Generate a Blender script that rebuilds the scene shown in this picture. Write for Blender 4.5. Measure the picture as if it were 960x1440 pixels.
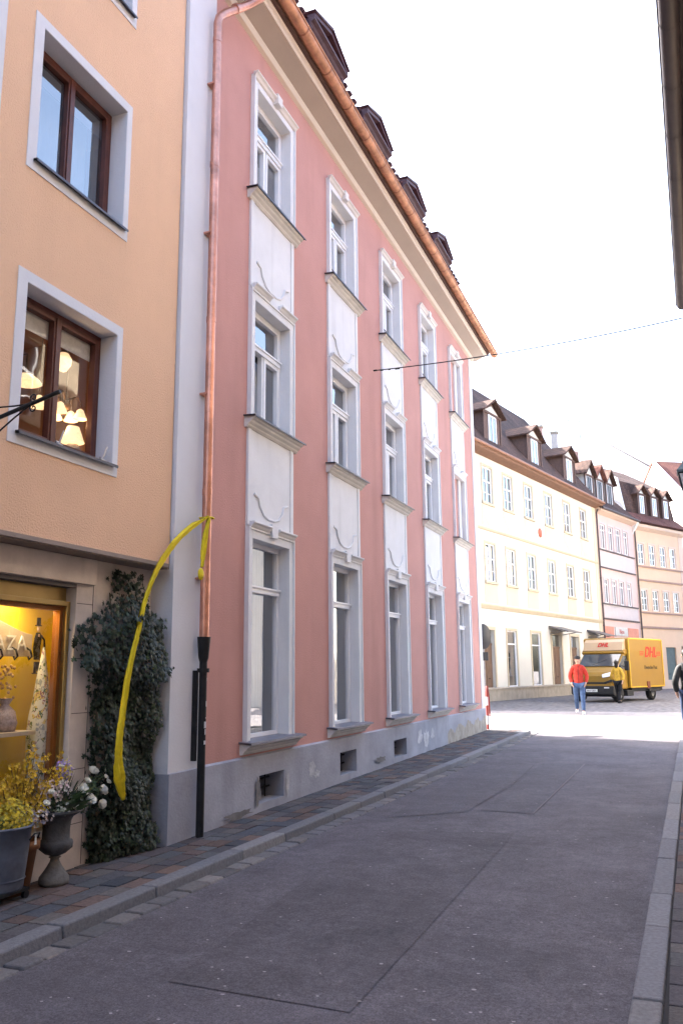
import bpy, math, random
from mathutils import Vector, Matrix, Euler
random.seed(7)
R=math.radians
for o in list(bpy.data.objects): bpy.data.objects.remove(o)
scene=bpy.context.scene
COL=scene.collection
# ------------------------------------------------------------------ camera
yaw,pit,roll,FPX=0.378848,0.190213,0.00881,1163.46
Fv=Vector((-math.sin(yaw)*math.cos(pit),math.cos(yaw)*math.cos(pit),math.sin(pit)))
Rv=Fv.cross(Vector((0,0,1))).normalized(); Dv=-(Rv.cross(Fv))
c_,s_=math.cos(roll),math.sin(roll)
R2=c_*Rv+s_*Dv; D2=-s_*Rv+c_*Dv
cd=bpy.data.cameras.new('camera'); cam=bpy.data.objects.new('camera',cd); COL.objects.link(cam)
M=Matrix.Identity(4)
for i in range(3):
    M[i][0]=R2[i]; M[i][1]=-D2[i]; M[i][2]=-Fv[i]
M.translation=Vector((0,0,1.6)); cam.matrix_world=M
cd.sensor_fit='VERTICAL'; cd.sensor_height=24; cd.sensor_width=24; cd.lens=FPX/1440*24
cd.clip_start=.05; cd.clip_end=3000
scene.camera=cam
# ------------------------------------------------------------------ light
SUN_EL=R(42); SDX,SDY=-.955,.295
w=bpy.data.worlds.new('World'); scene.world=w; w.use_nodes=True
nt=w.node_tree; nt.nodes.clear()
sk=nt.nodes.new('ShaderNodeTexSky'); sk.sky_type='NISHITA'; sk.sun_disc=False
sk.sun_elevation=SUN_EL; sk.sun_rotation=math.atan2(SDX,SDY)%(2*math.pi)
sk.dust_density=5; sk.air_density=1.0; sk.ozone_density=.6
bg=nt.nodes.new('ShaderNodeBackground'); bg.inputs[1].default_value=.15
wo=nt.nodes.new('ShaderNodeOutputWorld')
nt.links.new(sk.outputs[0],bg.inputs[0]); nt.links.new(bg.outputs[0],wo.inputs[0])
sl=bpy.data.lights.new('sun','SUN'); sl.energy=4.6; sl.angle=R(.5); sl.color=(1,.94,.85)
so=bpy.data.objects.new('sun',sl); COL.objects.link(so)
sv=Vector((SDX*math.cos(SUN_EL),SDY*math.cos(SUN_EL),math.sin(SUN_EL)))
so.rotation_euler=sv.to_track_quat('Z','Y').to_euler()
so.location=(-30,20,40)
vs=scene.view_settings; vs.view_transform='Standard'; vs.look='None'; vs.exposure=2.95; vs.gamma=1; vs.use_curve_mapping=False
# ------------------------------------------------------------------ materials
MAT={}
def mat(name,col,rough=.8,var=.08,vscale=2.0,bump=0,bscale=60,metal=0,spec=.3,stain=0,emit=None,estr=0,detail=6):
    if name in MAT: return MAT[name]
    m=bpy.data.materials.new(name); m.use_nodes=True; n=m.node_tree; b=n.nodes['Principled BSDF']
    b.inputs['Roughness'].default_value=rough; b.inputs['Metallic'].default_value=metal
    b.inputs['Specular IOR Level'].default_value=spec
    tc=n.nodes.new('ShaderNodeTexCoord')
    last=None
    if var>0:
        ns=n.nodes.new('ShaderNodeTexNoise'); ns.inputs['Scale'].default_value=vscale; ns.inputs['Detail'].default_value=detail; ns.inputs['Roughness'].default_value=.65
        n.links.new(tc.outputs['Object'],ns.inputs['Vector'])
        cr=n.nodes.new('ShaderNodeValToRGB')
        cr.color_ramp.elements[0].position=.3; cr.color_ramp.elements[1].position=.7
        cr.color_ramp.elements[0].color=[max(0,c*(1-var)) for c in col]+[1]
        cr.color_ramp.elements[1].color=[min(1,c*(1+var*.7)) for c in col]+[1]
        n.links.new(ns.outputs['Fac'],cr.inputs[0]); last=cr.outputs[0]
        if stain>0:
            n2=n.nodes.new('ShaderNodeTexNoise'); n2.inputs['Scale'].default_value=vscale*.6; n2.inputs['Detail'].default_value=8
            mp=n.nodes.new('ShaderNodeMapping'); mp.inputs['Scale'].default_value=(2.5,2.5,.35)
            n.links.new(tc.outputs['Object'],mp.inputs[0]); n.links.new(mp.outputs[0],n2.inputs['Vector'])
            r2=n.nodes.new('ShaderNodeValToRGB'); r2.color_ramp.elements[0].position=.55; r2.color_ramp.elements[1].position=.75
            r2.color_ramp.elements[0].color=(1,1,1,1); r2.color_ramp.elements[1].color=(1-stain,)*3+(1,)
            n.links.new(n2.outputs['Fac'],r2.inputs[0])
            mx=n.nodes.new('ShaderNodeMix'); mx.data_type='RGBA'; mx.blend_type='MULTIPLY'; mx.inputs[0].default_value=1
            n.links.new(last,mx.inputs[6]); n.links.new(r2.outputs[0],mx.inputs[7]); last=mx.outputs[2]
        n.links.new(last,b.inputs['Base Color'])
    else: b.inputs['Base Color'].default_value=list(col)+[1]
    if bump>0:
        nb=n.nodes.new('ShaderNodeTexNoise'); nb.inputs['Scale'].default_value=bscale; nb.inputs['Detail'].default_value=4
        n.links.new(tc.outputs['Object'],nb.inputs['Vector'])
        bp=n.nodes.new('ShaderNodeBump'); bp.inputs['Strength'].default_value=bump; bp.inputs['Distance'].default_value=.01
        n.links.new(nb.outputs['Fac'],bp.inputs['Height']); n.links.new(bp.outputs[0],b.inputs['Normal'])
    if emit:
        b.inputs['Emission Color'].default_value=list(emit)+[1]; b.inputs['Emission Strength'].default_value=estr
    MAT[name]=m; return m
def attr_mat(name,rough=.85,bump=.5,bscale=90,speck=.25):
    m=bpy.data.materials.new(name); m.use_nodes=True; n=m.node_tree; b=n.nodes['Principled BSDF']
    b.inputs['Roughness'].default_value=rough; b.inputs['Specular IOR Level'].default_value=.3
    a=n.nodes.new('ShaderNodeAttribute'); a.attribute_name='tint'
    tc=n.nodes.new('ShaderNodeTexCoord'); ns=n.nodes.new('ShaderNodeTexNoise'); ns.inputs['Scale'].default_value=45; ns.inputs['Detail'].default_value=5
    n.links.new(tc.outputs['Object'],ns.inputs['Vector'])
    mr=n.nodes.new('ShaderNodeMapRange'); mr.inputs[1].default_value=.3; mr.inputs[2].default_value=.7; mr.inputs[3].default_value=1-speck; mr.inputs[4].default_value=1+speck
    n.links.new(ns.outputs['Fac'],mr.inputs[0])
    mx=n.nodes.new('ShaderNodeVectorMath'); mx.operation='SCALE'
    n.links.new(a.outputs['Color'],mx.inputs[0]); n.links.new(mr.outputs[0],mx.inputs['Scale']); n.links.new(mx.outputs[0],b.inputs['Base Color'])
    nb=n.nodes.new('ShaderNodeTexNoise'); nb.inputs['Scale'].default_value=bscale; n.links.new(tc.outputs['Object'],nb.inputs['Vector'])
    bp=n.nodes.new('ShaderNodeBump'); bp.inputs['Strength'].default_value=bump; bp.inputs['Distance'].default_value=.01
    n.links.new(nb.outputs['Fac'],bp.inputs['Height']); n.links.new(bp.outputs[0],b.inputs['Normal'])
    MAT[name]=m; return m
def glass_mat(name,tint=(.9,.93,.95),refl=.35,rough=.01):
    m=bpy.data.materials.new(name); m.use_nodes=True; n=m.node_tree; n.nodes.clear()
    o=n.nodes.new('ShaderNodeOutputMaterial'); t=n.nodes.new('ShaderNodeBsdfTransparent'); t.inputs[0].default_value=list(tint)+[1]
    g=n.nodes.new('ShaderNodeBsdfGlossy'); g.inputs['Roughness'].default_value=rough; g.inputs[0].default_value=(1,1,1,1)
    tc=n.nodes.new('ShaderNodeTexCoord'); ns=n.nodes.new('ShaderNodeTexNoise'); ns.inputs['Scale'].default_value=1.3; n.links.new(tc.outputs['Object'],ns.inputs['Vector'])
    bp=n.nodes.new('ShaderNodeBump'); bp.inputs['Strength'].default_value=.25; bp.inputs['Distance'].default_value=.02
    n.links.new(ns.outputs['Fac'],bp.inputs['Height']); n.links.new(bp.outputs[0],g.inputs['Normal'])
    lw=n.nodes.new('ShaderNodeLayerWeight'); lw.inputs[0].default_value=.5; fr=n.nodes.new('ShaderNodeMath'); fr.operation='POWER'; fr.inputs[1].default_value=4; n.links.new(lw.outputs['Facing'],fr.inputs[0])
    mr=n.nodes.new('ShaderNodeMapRange'); mr.inputs[1].default_value=0; mr.inputs[2].default_value=1; mr.inputs[3].default_value=.06+refl*.16; mr.inputs[4].default_value=1
    n.links.new(fr.outputs[0],mr.inputs[0])
    mx=n.nodes.new('ShaderNodeMixShader'); n.links.new(mr.outputs[0],mx.inputs[0]); n.links.new(t.outputs[0],mx.inputs[1]); n.links.new(g.outputs[0],mx.inputs[2]); n.links.new(mx.outputs[0],o.inputs[0])
    MAT[name]=m; return m
def tile_mat(name,c1,c2,sx=.18,sz=.16):
    m=bpy.data.materials.new(name); m.use_nodes=True; n=m.node_tree; b=n.nodes['Principled BSDF']; b.inputs['Roughness'].default_value=.85; b.inputs['Specular IOR Level'].default_value=.2
    tc=n.nodes.new('ShaderNodeTexCoord'); sp=n.nodes.new('ShaderNodeSeparateXYZ'); n.links.new(tc.outputs['Object'],sp.inputs[0])
    cb=n.nodes.new('ShaderNodeCombineXYZ')
    ad=n.nodes.new('ShaderNodeMath'); ad.operation='ADD'; n.links.new(sp.outputs[2],ad.inputs[0]); n.links.new(sp.outputs[1],ad.inputs[1])
    n.links.new(sp.outputs[0],cb.inputs[0]); n.links.new(ad.outputs[0],cb.inputs[1])
    br=n.nodes.new('ShaderNodeTexBrick'); br.inputs['Scale'].default_value=1; br.inputs['Brick Width'].default_value=sx; br.inputs['Row Height'].default_value=sz; br.inputs['Mortar Size'].default_value=.012; br.inputs['Mortar Smooth'].default_value=.6
    br.inputs['Color1'].default_value=list(c1)+[1]; br.inputs['Color2'].default_value=list(c2)+[1]; br.inputs['Mortar'].default_value=[c*.35 for c in c1]+[1]; br.inputs['Bias'].default_value=0
    n.links.new(cb.outputs[0],br.inputs['Vector'])
    ns=n.nodes.new('ShaderNodeTexNoise'); ns.inputs['Scale'].default_value=.8; ns.inputs['Detail'].default_value=8; n.links.new(tc.outputs['Object'],ns.inputs['Vector'])
    mr=n.nodes.new('ShaderNodeMapRange'); mr.inputs[1].default_value=.3; mr.inputs[2].default_value=.7; mr.inputs[3].default_value=.6; mr.inputs[4].default_value=1.3; n.links.new(ns.outputs['Fac'],mr.inputs[0])
    vm=n.nodes.new('ShaderNodeVectorMath'); vm.operation='SCALE'; n.links.new(br.outputs['Color'],vm.inputs[0]); n.links.new(mr.outputs[0],vm.inputs['Scale']); n.links.new(vm.outputs[0],b.inputs['Base Color'])
    bp=n.nodes.new('ShaderNodeBump'); bp.inputs['Strength'].default_value=.8; bp.inputs['Distance'].default_value=.03; bp.invert=True
    n.links.new(br.outputs['Fac'],bp.inputs['Height']); n.links.new(bp.outputs[0],b.inputs['Normal'])
    MAT[name]=m; return m
def asphalt_mat(name,base,patch=.25):
    m=bpy.data.materials.new(name); m.use_nodes=True; n=m.node_tree; b=n.nodes['Principled BSDF']; b.inputs['Roughness'].default_value=.8; b.inputs['Specular IOR Level'].default_value=.35
    tc=n.nodes.new('ShaderNodeTexCoord')
    def noise(s,d,r=.6):
        q=n.nodes.new('ShaderNodeTexNoise'); q.inputs['Scale'].default_value=s; q.inputs['Detail'].default_value=d; q.inputs['Roughness'].default_value=r; n.links.new(tc.outputs['Object'],q.inputs['Vector']); return q.outputs['Fac']
    def rng(s,a,bb,lo=.3,hi=.7):
        q=n.nodes.new('ShaderNodeMapRange'); q.inputs[1].default_value=lo; q.inputs[2].default_value=hi; q.inputs[3].default_value=a; q.inputs[4].default_value=bb; n.links.new(s,q.inputs[0]); return q.outputs[0]
    def mul(a,bb):
        q=n.nodes.new('ShaderNodeMath'); q.operation='MULTIPLY'; n.links.new(a,q.inputs[0]); n.links.new(bb,q.inputs[1]); return q.outputs[0]
    big=rng(noise(.9,9,.75),1-patch*1.5,1+patch*1.4); mid=rng(noise(9,6),.85,1.15); fine=rng(noise(95,4,.85),.35,1.9,.28,.72)
    fin2=rng(noise(38,3,.7),.75,1.3)
    v=n.nodes.new('ShaderNodeTexVoronoi'); v.inputs['Scale'].default_value=6.5; n.links.new(tc.outputs['Object'],v.inputs['Vector'])
    tot=mul(mul(mul(big,mid),fine),fin2)
    vm=n.nodes.new('ShaderNodeVectorMath'); vm.operation='SCALE'; vm.inputs[0].default_value=base; n.links.new(tot,vm.inputs['Scale'])
    n.links.new(vm.outputs[0],b.inputs['Base Color'])
    bp=n.nodes.new('ShaderNodeBump'); bp.inputs['Strength'].default_value=.7; bp.inputs['Distance'].default_value=.006; n.links.new(noise(140,3,.8),bp.inputs['Height']); n.links.new(bp.outputs[0],b.inputs['Normal'])
    MAT[name]=m; return m

orange=mat('orange_stucco',(.76,.49,.32),.9,.05,1.2,.9,70,stain=.06)
greyw=mat('pale_grey_paint',(.66,.66,.70),.85,.05,1.5,.25,50,stain=.07)
pink=mat('pink_stucco',(.53,.28,.245),.9,.08,1.0,.5,55,stain=.15)
white=mat('white_trim',(.72,.72,.74),.8,.06,2.5,.15,40,stain=.14)
cream=mat('cream_cornice',(.66,.58,.49),.8,.06,2,.1,40)
soff=mat('taupe_soffit',(.43,.37,.32),.85,.06,1.5,.1,40)
plinth_m=mat('plinth_render',(.36,.37,.43),.9,.22,1.6,.5,30,stain=.25)
frame_w=mat('window_white',(.76,.77,.80),.45,.03,4)
sillm=mat('sill_stone',(.66,.63,.59),.8,.12,5,.2,40)
metal_d=mat('dark_sheet_metal',(.10,.10,.12),.45,.15,6,metal=.6)
copper=mat('copper',(.60,.29,.21),.36,.4,4,.1,20,metal=.85,spec=.5)
copper_g=mat('gutter_copper',(.50,.25,.15),.5,.4,6,.1,20,metal=.6)
iron=mat('black_iron',(.018,.018,.02),.5,.3,14,.2,30,metal=.3)
darkwood=mat('dark_wood',(.085,.032,.035),.6,.2,9,.2,60)
dormm=mat('dormer_wood',(.075,.032,.042),.55,.3,8,.2,50)
brownwood=mat('brown_window_wood',(.105,.035,.026),.4,.25,9)
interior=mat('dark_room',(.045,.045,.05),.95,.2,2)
peach=mat('peach_room',(.42,.24,.14),.9,.1,2)
curtain=mat('curtain_cloth',(.62,.64,.68),.9,.05,5)
stone=mat('shop_limestone',(.62,.54,.49),.7,.16,4,.15,40,stain=.15)
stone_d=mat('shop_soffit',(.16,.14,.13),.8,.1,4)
joint=mat('stone_joint',(.09,.08,.08),.9,0)
gold=mat('gold_frame',(.42,.30,.12),.3,.1,5,metal=.85)
yellowp=mat('yellow_backdrop',(.74,.54,.04),.8,.06,2)
glass=glass_mat('window_glass',(.7,.75,.8),1.1)
glass_dk=glass_mat('house_glass',(.35,.38,.42),.6)
roof_br=tile_mat('brown_roof_tiles',(.068,.042,.038),(.11,.062,.05))
roof_pk=tile_mat('pink_house_tiles',(.065,.032,.04),(.10,.045,.05))
roof_rd=tile_mat('red_roof_tiles',(.15,.06,.05),(.20,.085,.065))
paver_m=attr_mat('paver_stone'); kerb_m=attr_mat('kerb_granite',.8,.4,120,.2)
asph=asphalt_mat('asphalt',(.088,.080,.092)); asph2=asphalt_mat('asphalt_patch',(.077,.070,.080),.3); asph3=asphalt_mat('asphalt_patch_fine',(.080,.074,.085),.15)
crackm=mat('bitumen_seam',(.025,.024,.028),.8,.2,30)
seaml=mat('pale_seam',(.2,.18,.19),.9,.2,30)
gum=mat('gum_spot',(.34,.32,.33),.8,.2,30)
groundm=mat('ground_soil',(.16,.15,.15),.95,.2,.5,.4,20)
# ------------------------------------------------------------------ mesh helpers
class MB:
    def __init__(s): s.v=[]; s.f=[]; s.sm=[]; s.col=[]
    def add(s,vs,fs,smooth=False,col=None):
        b=len(s.v); s.v+= [tuple(v) for v in vs]
        for f in fs: s.f.append([b+i for i in f]); s.sm.append(smooth); s.col.append(col)
    def box(s,a,b,c,d,e,f,col=None,mtx=None):
        x=(a,b);y=(c,d);z=(e,f)
        vs=[Vector((x[i],y[j],z[k])) for i in (0,1) for j in (0,1) for k in (0,1)]
        if mtx: vs=[mtx@v for v in vs]
        s.add(vs,[(0,1,3,2),(4,6,7,5),(0,4,5,1),(2,3,7,6),(0,2,6,4),(1,5,7,3)],False,col)
    def quad(s,*p,col=None): s.add(p,[tuple(range(len(p)))],False,col)
    def prof(s,pts,u0,u1,smooth=False):   # pts (v,z) closed polygon extruded along local x
        n=len(pts); vs=[(u0,p[0],p[1]) for p in pts]+[(u1,p[0],p[1]) for p in pts]
        s.add(vs,[(i,(i+1)%n,n+(i+1)%n,n+i) for i in range(n)],smooth)
        s.add(vs,[tuple(range(n-1,-1,-1)),tuple(range(n,2*n))])
    def prism(s,pts,d,col=None):          # pts list of 3D points (planar), extrude vector d
        n=len(pts); d=Vector(d); vs=[Vector(p) for p in pts]; vs=vs+[p+d for p in vs]
        s.add(vs,[(i,(i+1)%n,n+(i+1)%n,n+i) for i in range(n)]+[tuple(range(n-1,-1,-1)),tuple(range(n,2*n))],False,col)
    def tube(s,pts,r,n=8,caps=True,col=None):
        pts=[Vector(p) for p in pts]; rs=r if isinstance(r,(list,tuple)) else [r]*len(pts)
        vs=[];up=None
        for i,p in enumerate(pts):
            t=(pts[min(i+1,len(pts)-1)]-pts[max(i-1,0)])
            if t.length<1e-9: t=Vector((0,0,1))
            t.normalize()
            if up is None:
                up=Vector((0,0,1)) if abs(t.z)<.9 else Vector((1,0,0))
            a=t.cross(up)
            if a.length<1e-6: a=t.cross(Vector((0,1,0)))
            a.normalize(); bb=a.cross(t); up=bb
            for k in range(n):
                an=2*math.pi*k/n; vs.append(p+a*math.cos(an)*rs[i]+bb*math.sin(an)*rs[i])
        fs=[(i*n+k,i*n+(k+1)%n,(i+1)*n+(k+1)%n,(i+1)*n+k) for i in range(len(pts)-1) for k in range(n)]
        s.add(vs,fs,True,col)
        if caps:
            m=len(pts)-1
            s.add(vs[:n],[tuple(range(n))],False,col); s.add(vs[m*n:],[tuple(range(n))],False,col)
    def lathe(s,prof,c=(0,0,0),n=24,smooth=True,mtx=None,col=None,flute=0):
        vs=[]
        for (r,z) in prof:
            for k in range(n):
                an=2*math.pi*k/n; rr=r*(1+(flute*math.cos(an*12) if flute and 0 else 0)); vs.append(Vector((rr*math.cos(an),rr*math.sin(an),z)))
        if mtx: vs=[mtx@v for v in vs]
        vs=[v+Vector(c) for v in vs]
        fs=[(i*n+k,i*n+(k+1)%n,(i+1)*n+(k+1)%n,(i+1)*n+k) for i in range(len(prof)-1) for k in range(n)]
        s.add(vs,fs,smooth,col)
    def ell(s,c,r,n=8,m=6,col=None,rot=None):
        vs=[];c=Vector(c)
        for i in range(m+1):
            th=math.pi*i/m
            for k in range(n):
                an=2*math.pi*k/n; p=Vector((r[0]*math.sin(th)*math.cos(an),r[1]*math.sin(th)*math.sin(an),r[2]*math.cos(th)))
                if rot: p=rot@p
                vs.append(c+p)
        s.add(vs,[(i*n+k,(i+1)*n+k,(i+1)*n+(k+1)%n,i*n+(k+1)%n) for i in range(m) for k in range(n)],True,col)
    def build(s,name,m=None,parent=None,bevel=0):
        me=bpy.data.meshes.new(name); me.from_pydata(s.v,[],s.f); me.validate(clean_customdata=False) if 0 else None
        me.polygons.foreach_set('use_smooth',s.sm)
        if any(c is not None for c in s.col):
            at=me.color_attributes.new('tint','FLOAT_COLOR','CORNER'); d=[]
            for f,c in zip(s.f,s.col):
                c=c or (.5,.5,.5)
                for _ in f: d+= [c[0],c[1],c[2],1]
            at.data.foreach_set('color',d)
        if m: me.materials.append(m)
        me.update(); o=bpy.data.objects.new(name,me); COL.objects.link(o)
        if parent: o.parent=parent
        if bevel:
            b=o.modifiers.new('bevel','BEVEL'); b.width=bevel; b.segments=2; b.limit_method='ANGLE'; b.angle_limit=R(50)
        return o
def tag(o,label=None,cat=None,group=None,kind=None):
    if label: o['label']=label
    if cat: o['category']=cat
    if group: o['group']=group
    if kind: o['kind']=kind
    return o
def thing(name,label,cat,loc=(0,0,0),rz=0,group=None):
    o=bpy.data.objects.new(name,None); COL.objects.link(o); o.empty_display_size=.2
    o.location=loc; o.rotation_euler=(0,0,rz); return tag(o,label,cat,group)
def bx(name,m,parent,*a,bevel=0):
    b=MB(); b.box(*a); return b.build(name,m,parent,bevel)
def copy_tree(o,parent=None):
    c=o.copy(); COL.objects.link(c)
    if parent: c.parent=parent
    for ch in list(o.children): copy_tree(ch,c)
    return c
def text(name,s,m,parent,size,origin,ux,uz,shear=0,ext=.004,spacing=1,bold=0):
    cu=bpy.data.curves.new('lettering','FONT'); cu.body=s; cu.size=size; cu.shear=shear; cu.extrude=ext; cu.align_x='CENTER'; cu.space_character=spacing; cu.offset=bold
    t=bpy.data.objects.new('lettering',cu); COL.objects.link(t); bpy.context.view_layer.update()
    me=bpy.data.meshes.new_from_object(t.evaluated_get(bpy.context.evaluated_depsgraph_get()))
    bpy.data.objects.remove(t)
    ux=Vector(ux).normalized(); uz=Vector(uz).normalized(); un=ux.cross(uz)
    T=Matrix.Identity(4)
    for i in range(3): T[i][0]=ux[i];T[i][1]=uz[i];T[i][2]=un[i];T[i][3]=origin[i]
    me.transform(T); me.materials.clear(); me.materials.append(m)
    o=bpy.data.objects.new(name,me); COL.objects.link(o); o.parent=parent; return o
def wall(mb,u0,u1,z0,z1,holes,v=0,depth=.15):
    us=sorted(set([u0,u1]+[x for h in holes for x in h[:2] if u0<x<u1])); zs=sorted(set([z0,z1]+[x for h in holes for x in h[2:] if z0<x<z1]))
    for i in range(len(us)-1):
        for j in range(len(zs)-1):
            cu,cz=(us[i]+us[i+1])/2,(zs[j]+zs[j+1])/2
            if any(h[0]<cu<h[1] and h[2]<cz<h[3] for h in holes): continue
            mb.quad((us[i],v,zs[j]),(us[i+1],v,zs[j]),(us[i+1],v,zs[j+1]),(us[i],v,zs[j+1]))
    for a,b,c,d in holes:
        mb.quad((a,v,c),(a,v,d),(a,v+depth,d),(a,v+depth,c)); mb.quad((b,v,c),(b,v+depth,c),(b,v+depth,d),(b,v,d))
        mb.quad((a,v,d),(b,v,d),(b,v+depth,d),(a,v+depth,d)); mb.quad((a,v,c),(a,v+depth,c),(b,v+depth,c),(b,v,c))
def ring(mb,a,b,c,d,w,v0,v1,bottom=True):  # rectangular frame, outer a..b c..d, member width w
    mb.box(a,a+w,v0,v1,c,d); mb.box(b-w,b,v0,v1,c,d); mb.box(a+w,b-w,v0,v1,d-w,d)
    if bottom: mb.box(a+w,b-w,v0,v1,c,c+w)
ANG=lambda d: math.atan2(d[1],d[0])
def S(y): return .1+.0085*(min(y,20.6)-7.35)   # pavement height
def Rd(y): return (S(y)-.07) if y<19 else (S(19)-.07)+ (min(y,22)-19)/3*.05
# ------------------------------------------------------------------ ground, road, pavements
def kl(y): # left kerb outer line x
    return -3.62+.0205*(y-3.9) if y>3.9 else -3.62
def kr(y): return -.335+.0165*(y-4.4)
ys=[-60,-20,0,5,10,15,19,20,21,22,30,60,120,900]
b=MB()
for i in range(len(ys)-1):
    for xa,xb in ((-900,-40),(-40,-6),(-6,8),(8,40),(40,900)):
        z0,z1=Rd(ys[i])-.03,Rd(ys[i+1])-.03
        b.quad((xa,ys[i],z0),(xb,ys[i],z0),(xb,ys[i+1],z1),(xa,ys[i+1],z1))
tag(b.build('ground',groundm),kind='structure')
b=MB()
yy=[-20+i for i in range(0,42)]
for y in yy:
    if y>=21: break
    b.quad((-3.9,y,Rd(y)),(.3,y,Rd(y)),(.3,y+1,Rd(y+1)),(-3.9,y+1,Rd(y+1)))
b.quad((-3.9,21,Rd(21)),(.3,21,Rd(21)),(.3,22,Rd(22)),(-3.9,22,Rd(22)))
tag(b.build('road',asph),kind='structure')
b=MB()
b.quad((-40,20.62,Rd(22)+.002),(-3.9,20.62,Rd(22)+.002),(-3.9,22,Rd(22)+.002),(-40,22,Rd(22)+.002))
b.quad((-40,22,Rd(22)+.002),(25,22,Rd(22)+.002),(25,30,Rd(22)+.002),(-40,30,Rd(22)+.002))
b.quad((.3,20.2,Rd(22)+.002),(25,20.2,Rd(22)+.002),(25,22,Rd(22)+.002),(.3,22,Rd(22)+.002))
crossm=asphalt_mat('sunlit_pale_asphalt',(.20,.185,.19),.2)  # paler base colour, lightened so the sunlit strip burns out to white
b.quad((-3.0,20.05,Rd(20)+.004),(.3,18.95,Rd(19)+.006),(.3,22,Rd(22)+.004),(-3.0,22,Rd(22)+.004))  # quad cut along the shadow edge, painting the sunlit strip in paler colour
tag(b.build('cross_street',crossm),kind='structure')
def cobble_mat():
    m=bpy.data.materials.new('cobbles'); m.use_nodes=True; n=m.node_tree; bs=n.nodes['Principled BSDF']; bs.inputs['Roughness'].default_value=.8
    tc=n.nodes.new('ShaderNodeTexCoord'); v=n.nodes.new('ShaderNodeTexVoronoi'); v.inputs['Scale'].default_value=6; n.links.new(tc.outputs['Object'],v.inputs['Vector'])
    cr=n.nodes.new('ShaderNodeValToRGB'); cr.color_ramp.elements[0].color=(.17,.16,.17,1); cr.color_ramp.elements[1].color=(.07,.065,.07,1); cr.color_ramp.elements[0].position=.3; cr.color_ramp.elements[1].position=.75
    n.links.new(v.outputs['Distance'],cr.inputs[0]); n.links.new(cr.outputs[0],bs.inputs['Base Color'])
    bp=n.nodes.new('ShaderNodeBump'); bp.invert=True; bp.inputs['Distance'].default_value=.03; n.links.new(v.outputs['Distance'],bp.inputs['Height']); n.links.new(bp.outputs[0],bs.inputs['Normal']); return m
b=MB(); zc=Rd(22)+.002
b.quad((-30,30,zc),(25,30,zc),(25,120,zc),(-30,120,zc))
tag(b.build('cobbled_square',cobble_mat()),kind='structure')
# pavers
def pavers(name,xl,xr,y0,y1,zf,tints,du=.235,dx=.16):
    b=MB(); row=0
    # rows along the street
    n=int(max(xr(y0)-xl(y0),xr(y1)-xl(y1))/dx)+2
    for r in range(n):
        y=y0-random.random()*du
        while y<y1:
            L=du*random.choice((.7,1,1,1.15)); ya=max(y,y0)+.004; yb=min(y+L,y1)-.004; y+=L
            if yb-ya<.03: continue
            P=[]
            for yv in (ya,yb):
                a=xr(yv)-r*dx-.004; c=max(xr(yv)-(r+1)*dx+.004,xl(yv)); P.append((c,a))
            if P[0][1]-P[0][0]<.02 or P[1][1]-P[1][0]<.02: continue
            h=random.uniform(-.003,.003); t=random.choice(tints); g_=random.uniform(.75,1.15); t=tuple(q*g_ for q in t)
            tz=random.uniform(-.002,.002)
            b.prism([(P[0][0],ya,zf(ya)+h-.03),(P[0][1],ya,zf(ya)+h-.03),(P[1][1],yb,zf(yb)+h-.03),(P[1][0],yb,zf(yb)+h-.03)],(0,0,.03+tz),col=t)
    o=b.build(name,paver_m,None,.004); return tag(o,kind='structure')
T1=[(.095,.075,.075),(.115,.078,.07),(.085,.08,.088),(.10,.10,.105),(.065,.07,.085),(.11,.098,.095),(.13,.085,.07),(.075,.068,.075),(.06,.063,.075),(.09,.085,.09)]
wallx=lambda y: -4.62 if y<6.6 else -4.36
zl=lambda y: S(y)
pavers('left_pavement',wallx,lambda y: kl(y)-.15,2.2,20.35,zl,T1)
pavers('right_pavement',lambda y: kr(y)+.15,lambda y:.95,1.0,19.6,lambda y: Rd(y)+.045,T1)
b=MB()
for y in range(-20,21):
    b.quad((-5.2,y,S(y)-.014),(kl(y)-.1,y,S(y)-.014),(kl(y+1)-.1,y+1,S(y+1)-.014),(-5.2,y+1,S(y+1)-.014)) if y<20 else None
    b.quad((kr(y)+.1,y,Rd(y)+.032),(1.2,y,Rd(y)+.032),(1.2,y+1,Rd(y+1)+.032),(kr(y+1)+.1,y+1,Rd(y+1)+.032)) if y<20 else None
tag(b.build('pavement_bed',mat('sand_joint',(.035,.032,.033),.95,.2,20)),kind='structure')
def stones(name,line,y0,y1,wd,topf,botf,L,tints,jit=.004,gap=.006):
    b=MB(); y=y0
    while y<y1:
        l=L*random.uniform(.75,1.25); ya,yb=y+gap,min(y+l,y1)-gap; y+=l
        if yb-ya<.03: continue
        h=random.uniform(-jit,jit); t=random.choice(tints); g_=random.uniform(.8,1.15); t=tuple(q*g_ for q in t)
        xa,xb=line(ya)+random.uniform(-jit,jit),line(yb)+random.uniform(-jit,jit)
        lo=[(xa-wd,ya,botf(ya)),(xa,ya,botf(ya)),(xb,yb,botf(yb)),(xb-wd,yb,botf(yb))]
        hi=[(xa-wd,ya,topf(ya)+h),(xa-.012,ya,topf(ya)+h),(xb-.012,yb,topf(yb)+h),(xb-wd,yb,topf(yb)+h)]
        b.add(lo+hi,[(3,2,1,0),(4,5,6,7),(0,1,5,4),(1,2,6,5),(2,3,7,6),(3,0,4,7)],False,t)
    return tag(b.build(name,kerb_m,None,.012),kind='structure')
G=[(.17,.17,.185),(.15,.15,.165),(.19,.185,.19)]
G2=[(.15,.14,.14),(.13,.125,.135),(.17,.155,.15),(.11,.105,.11)]
stones('left_kerb',kl,1.0,19.9,.15,lambda y:S(y)+.008,lambda y:Rd(y)-.02,1.0,G)
stones('gutter_stones',lambda y: kl(y)+.165,1.0,20.2,.16,lambda y:Rd(y)+.016,lambda y:Rd(y)-.02,.22,G2,.007,.009)
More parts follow.
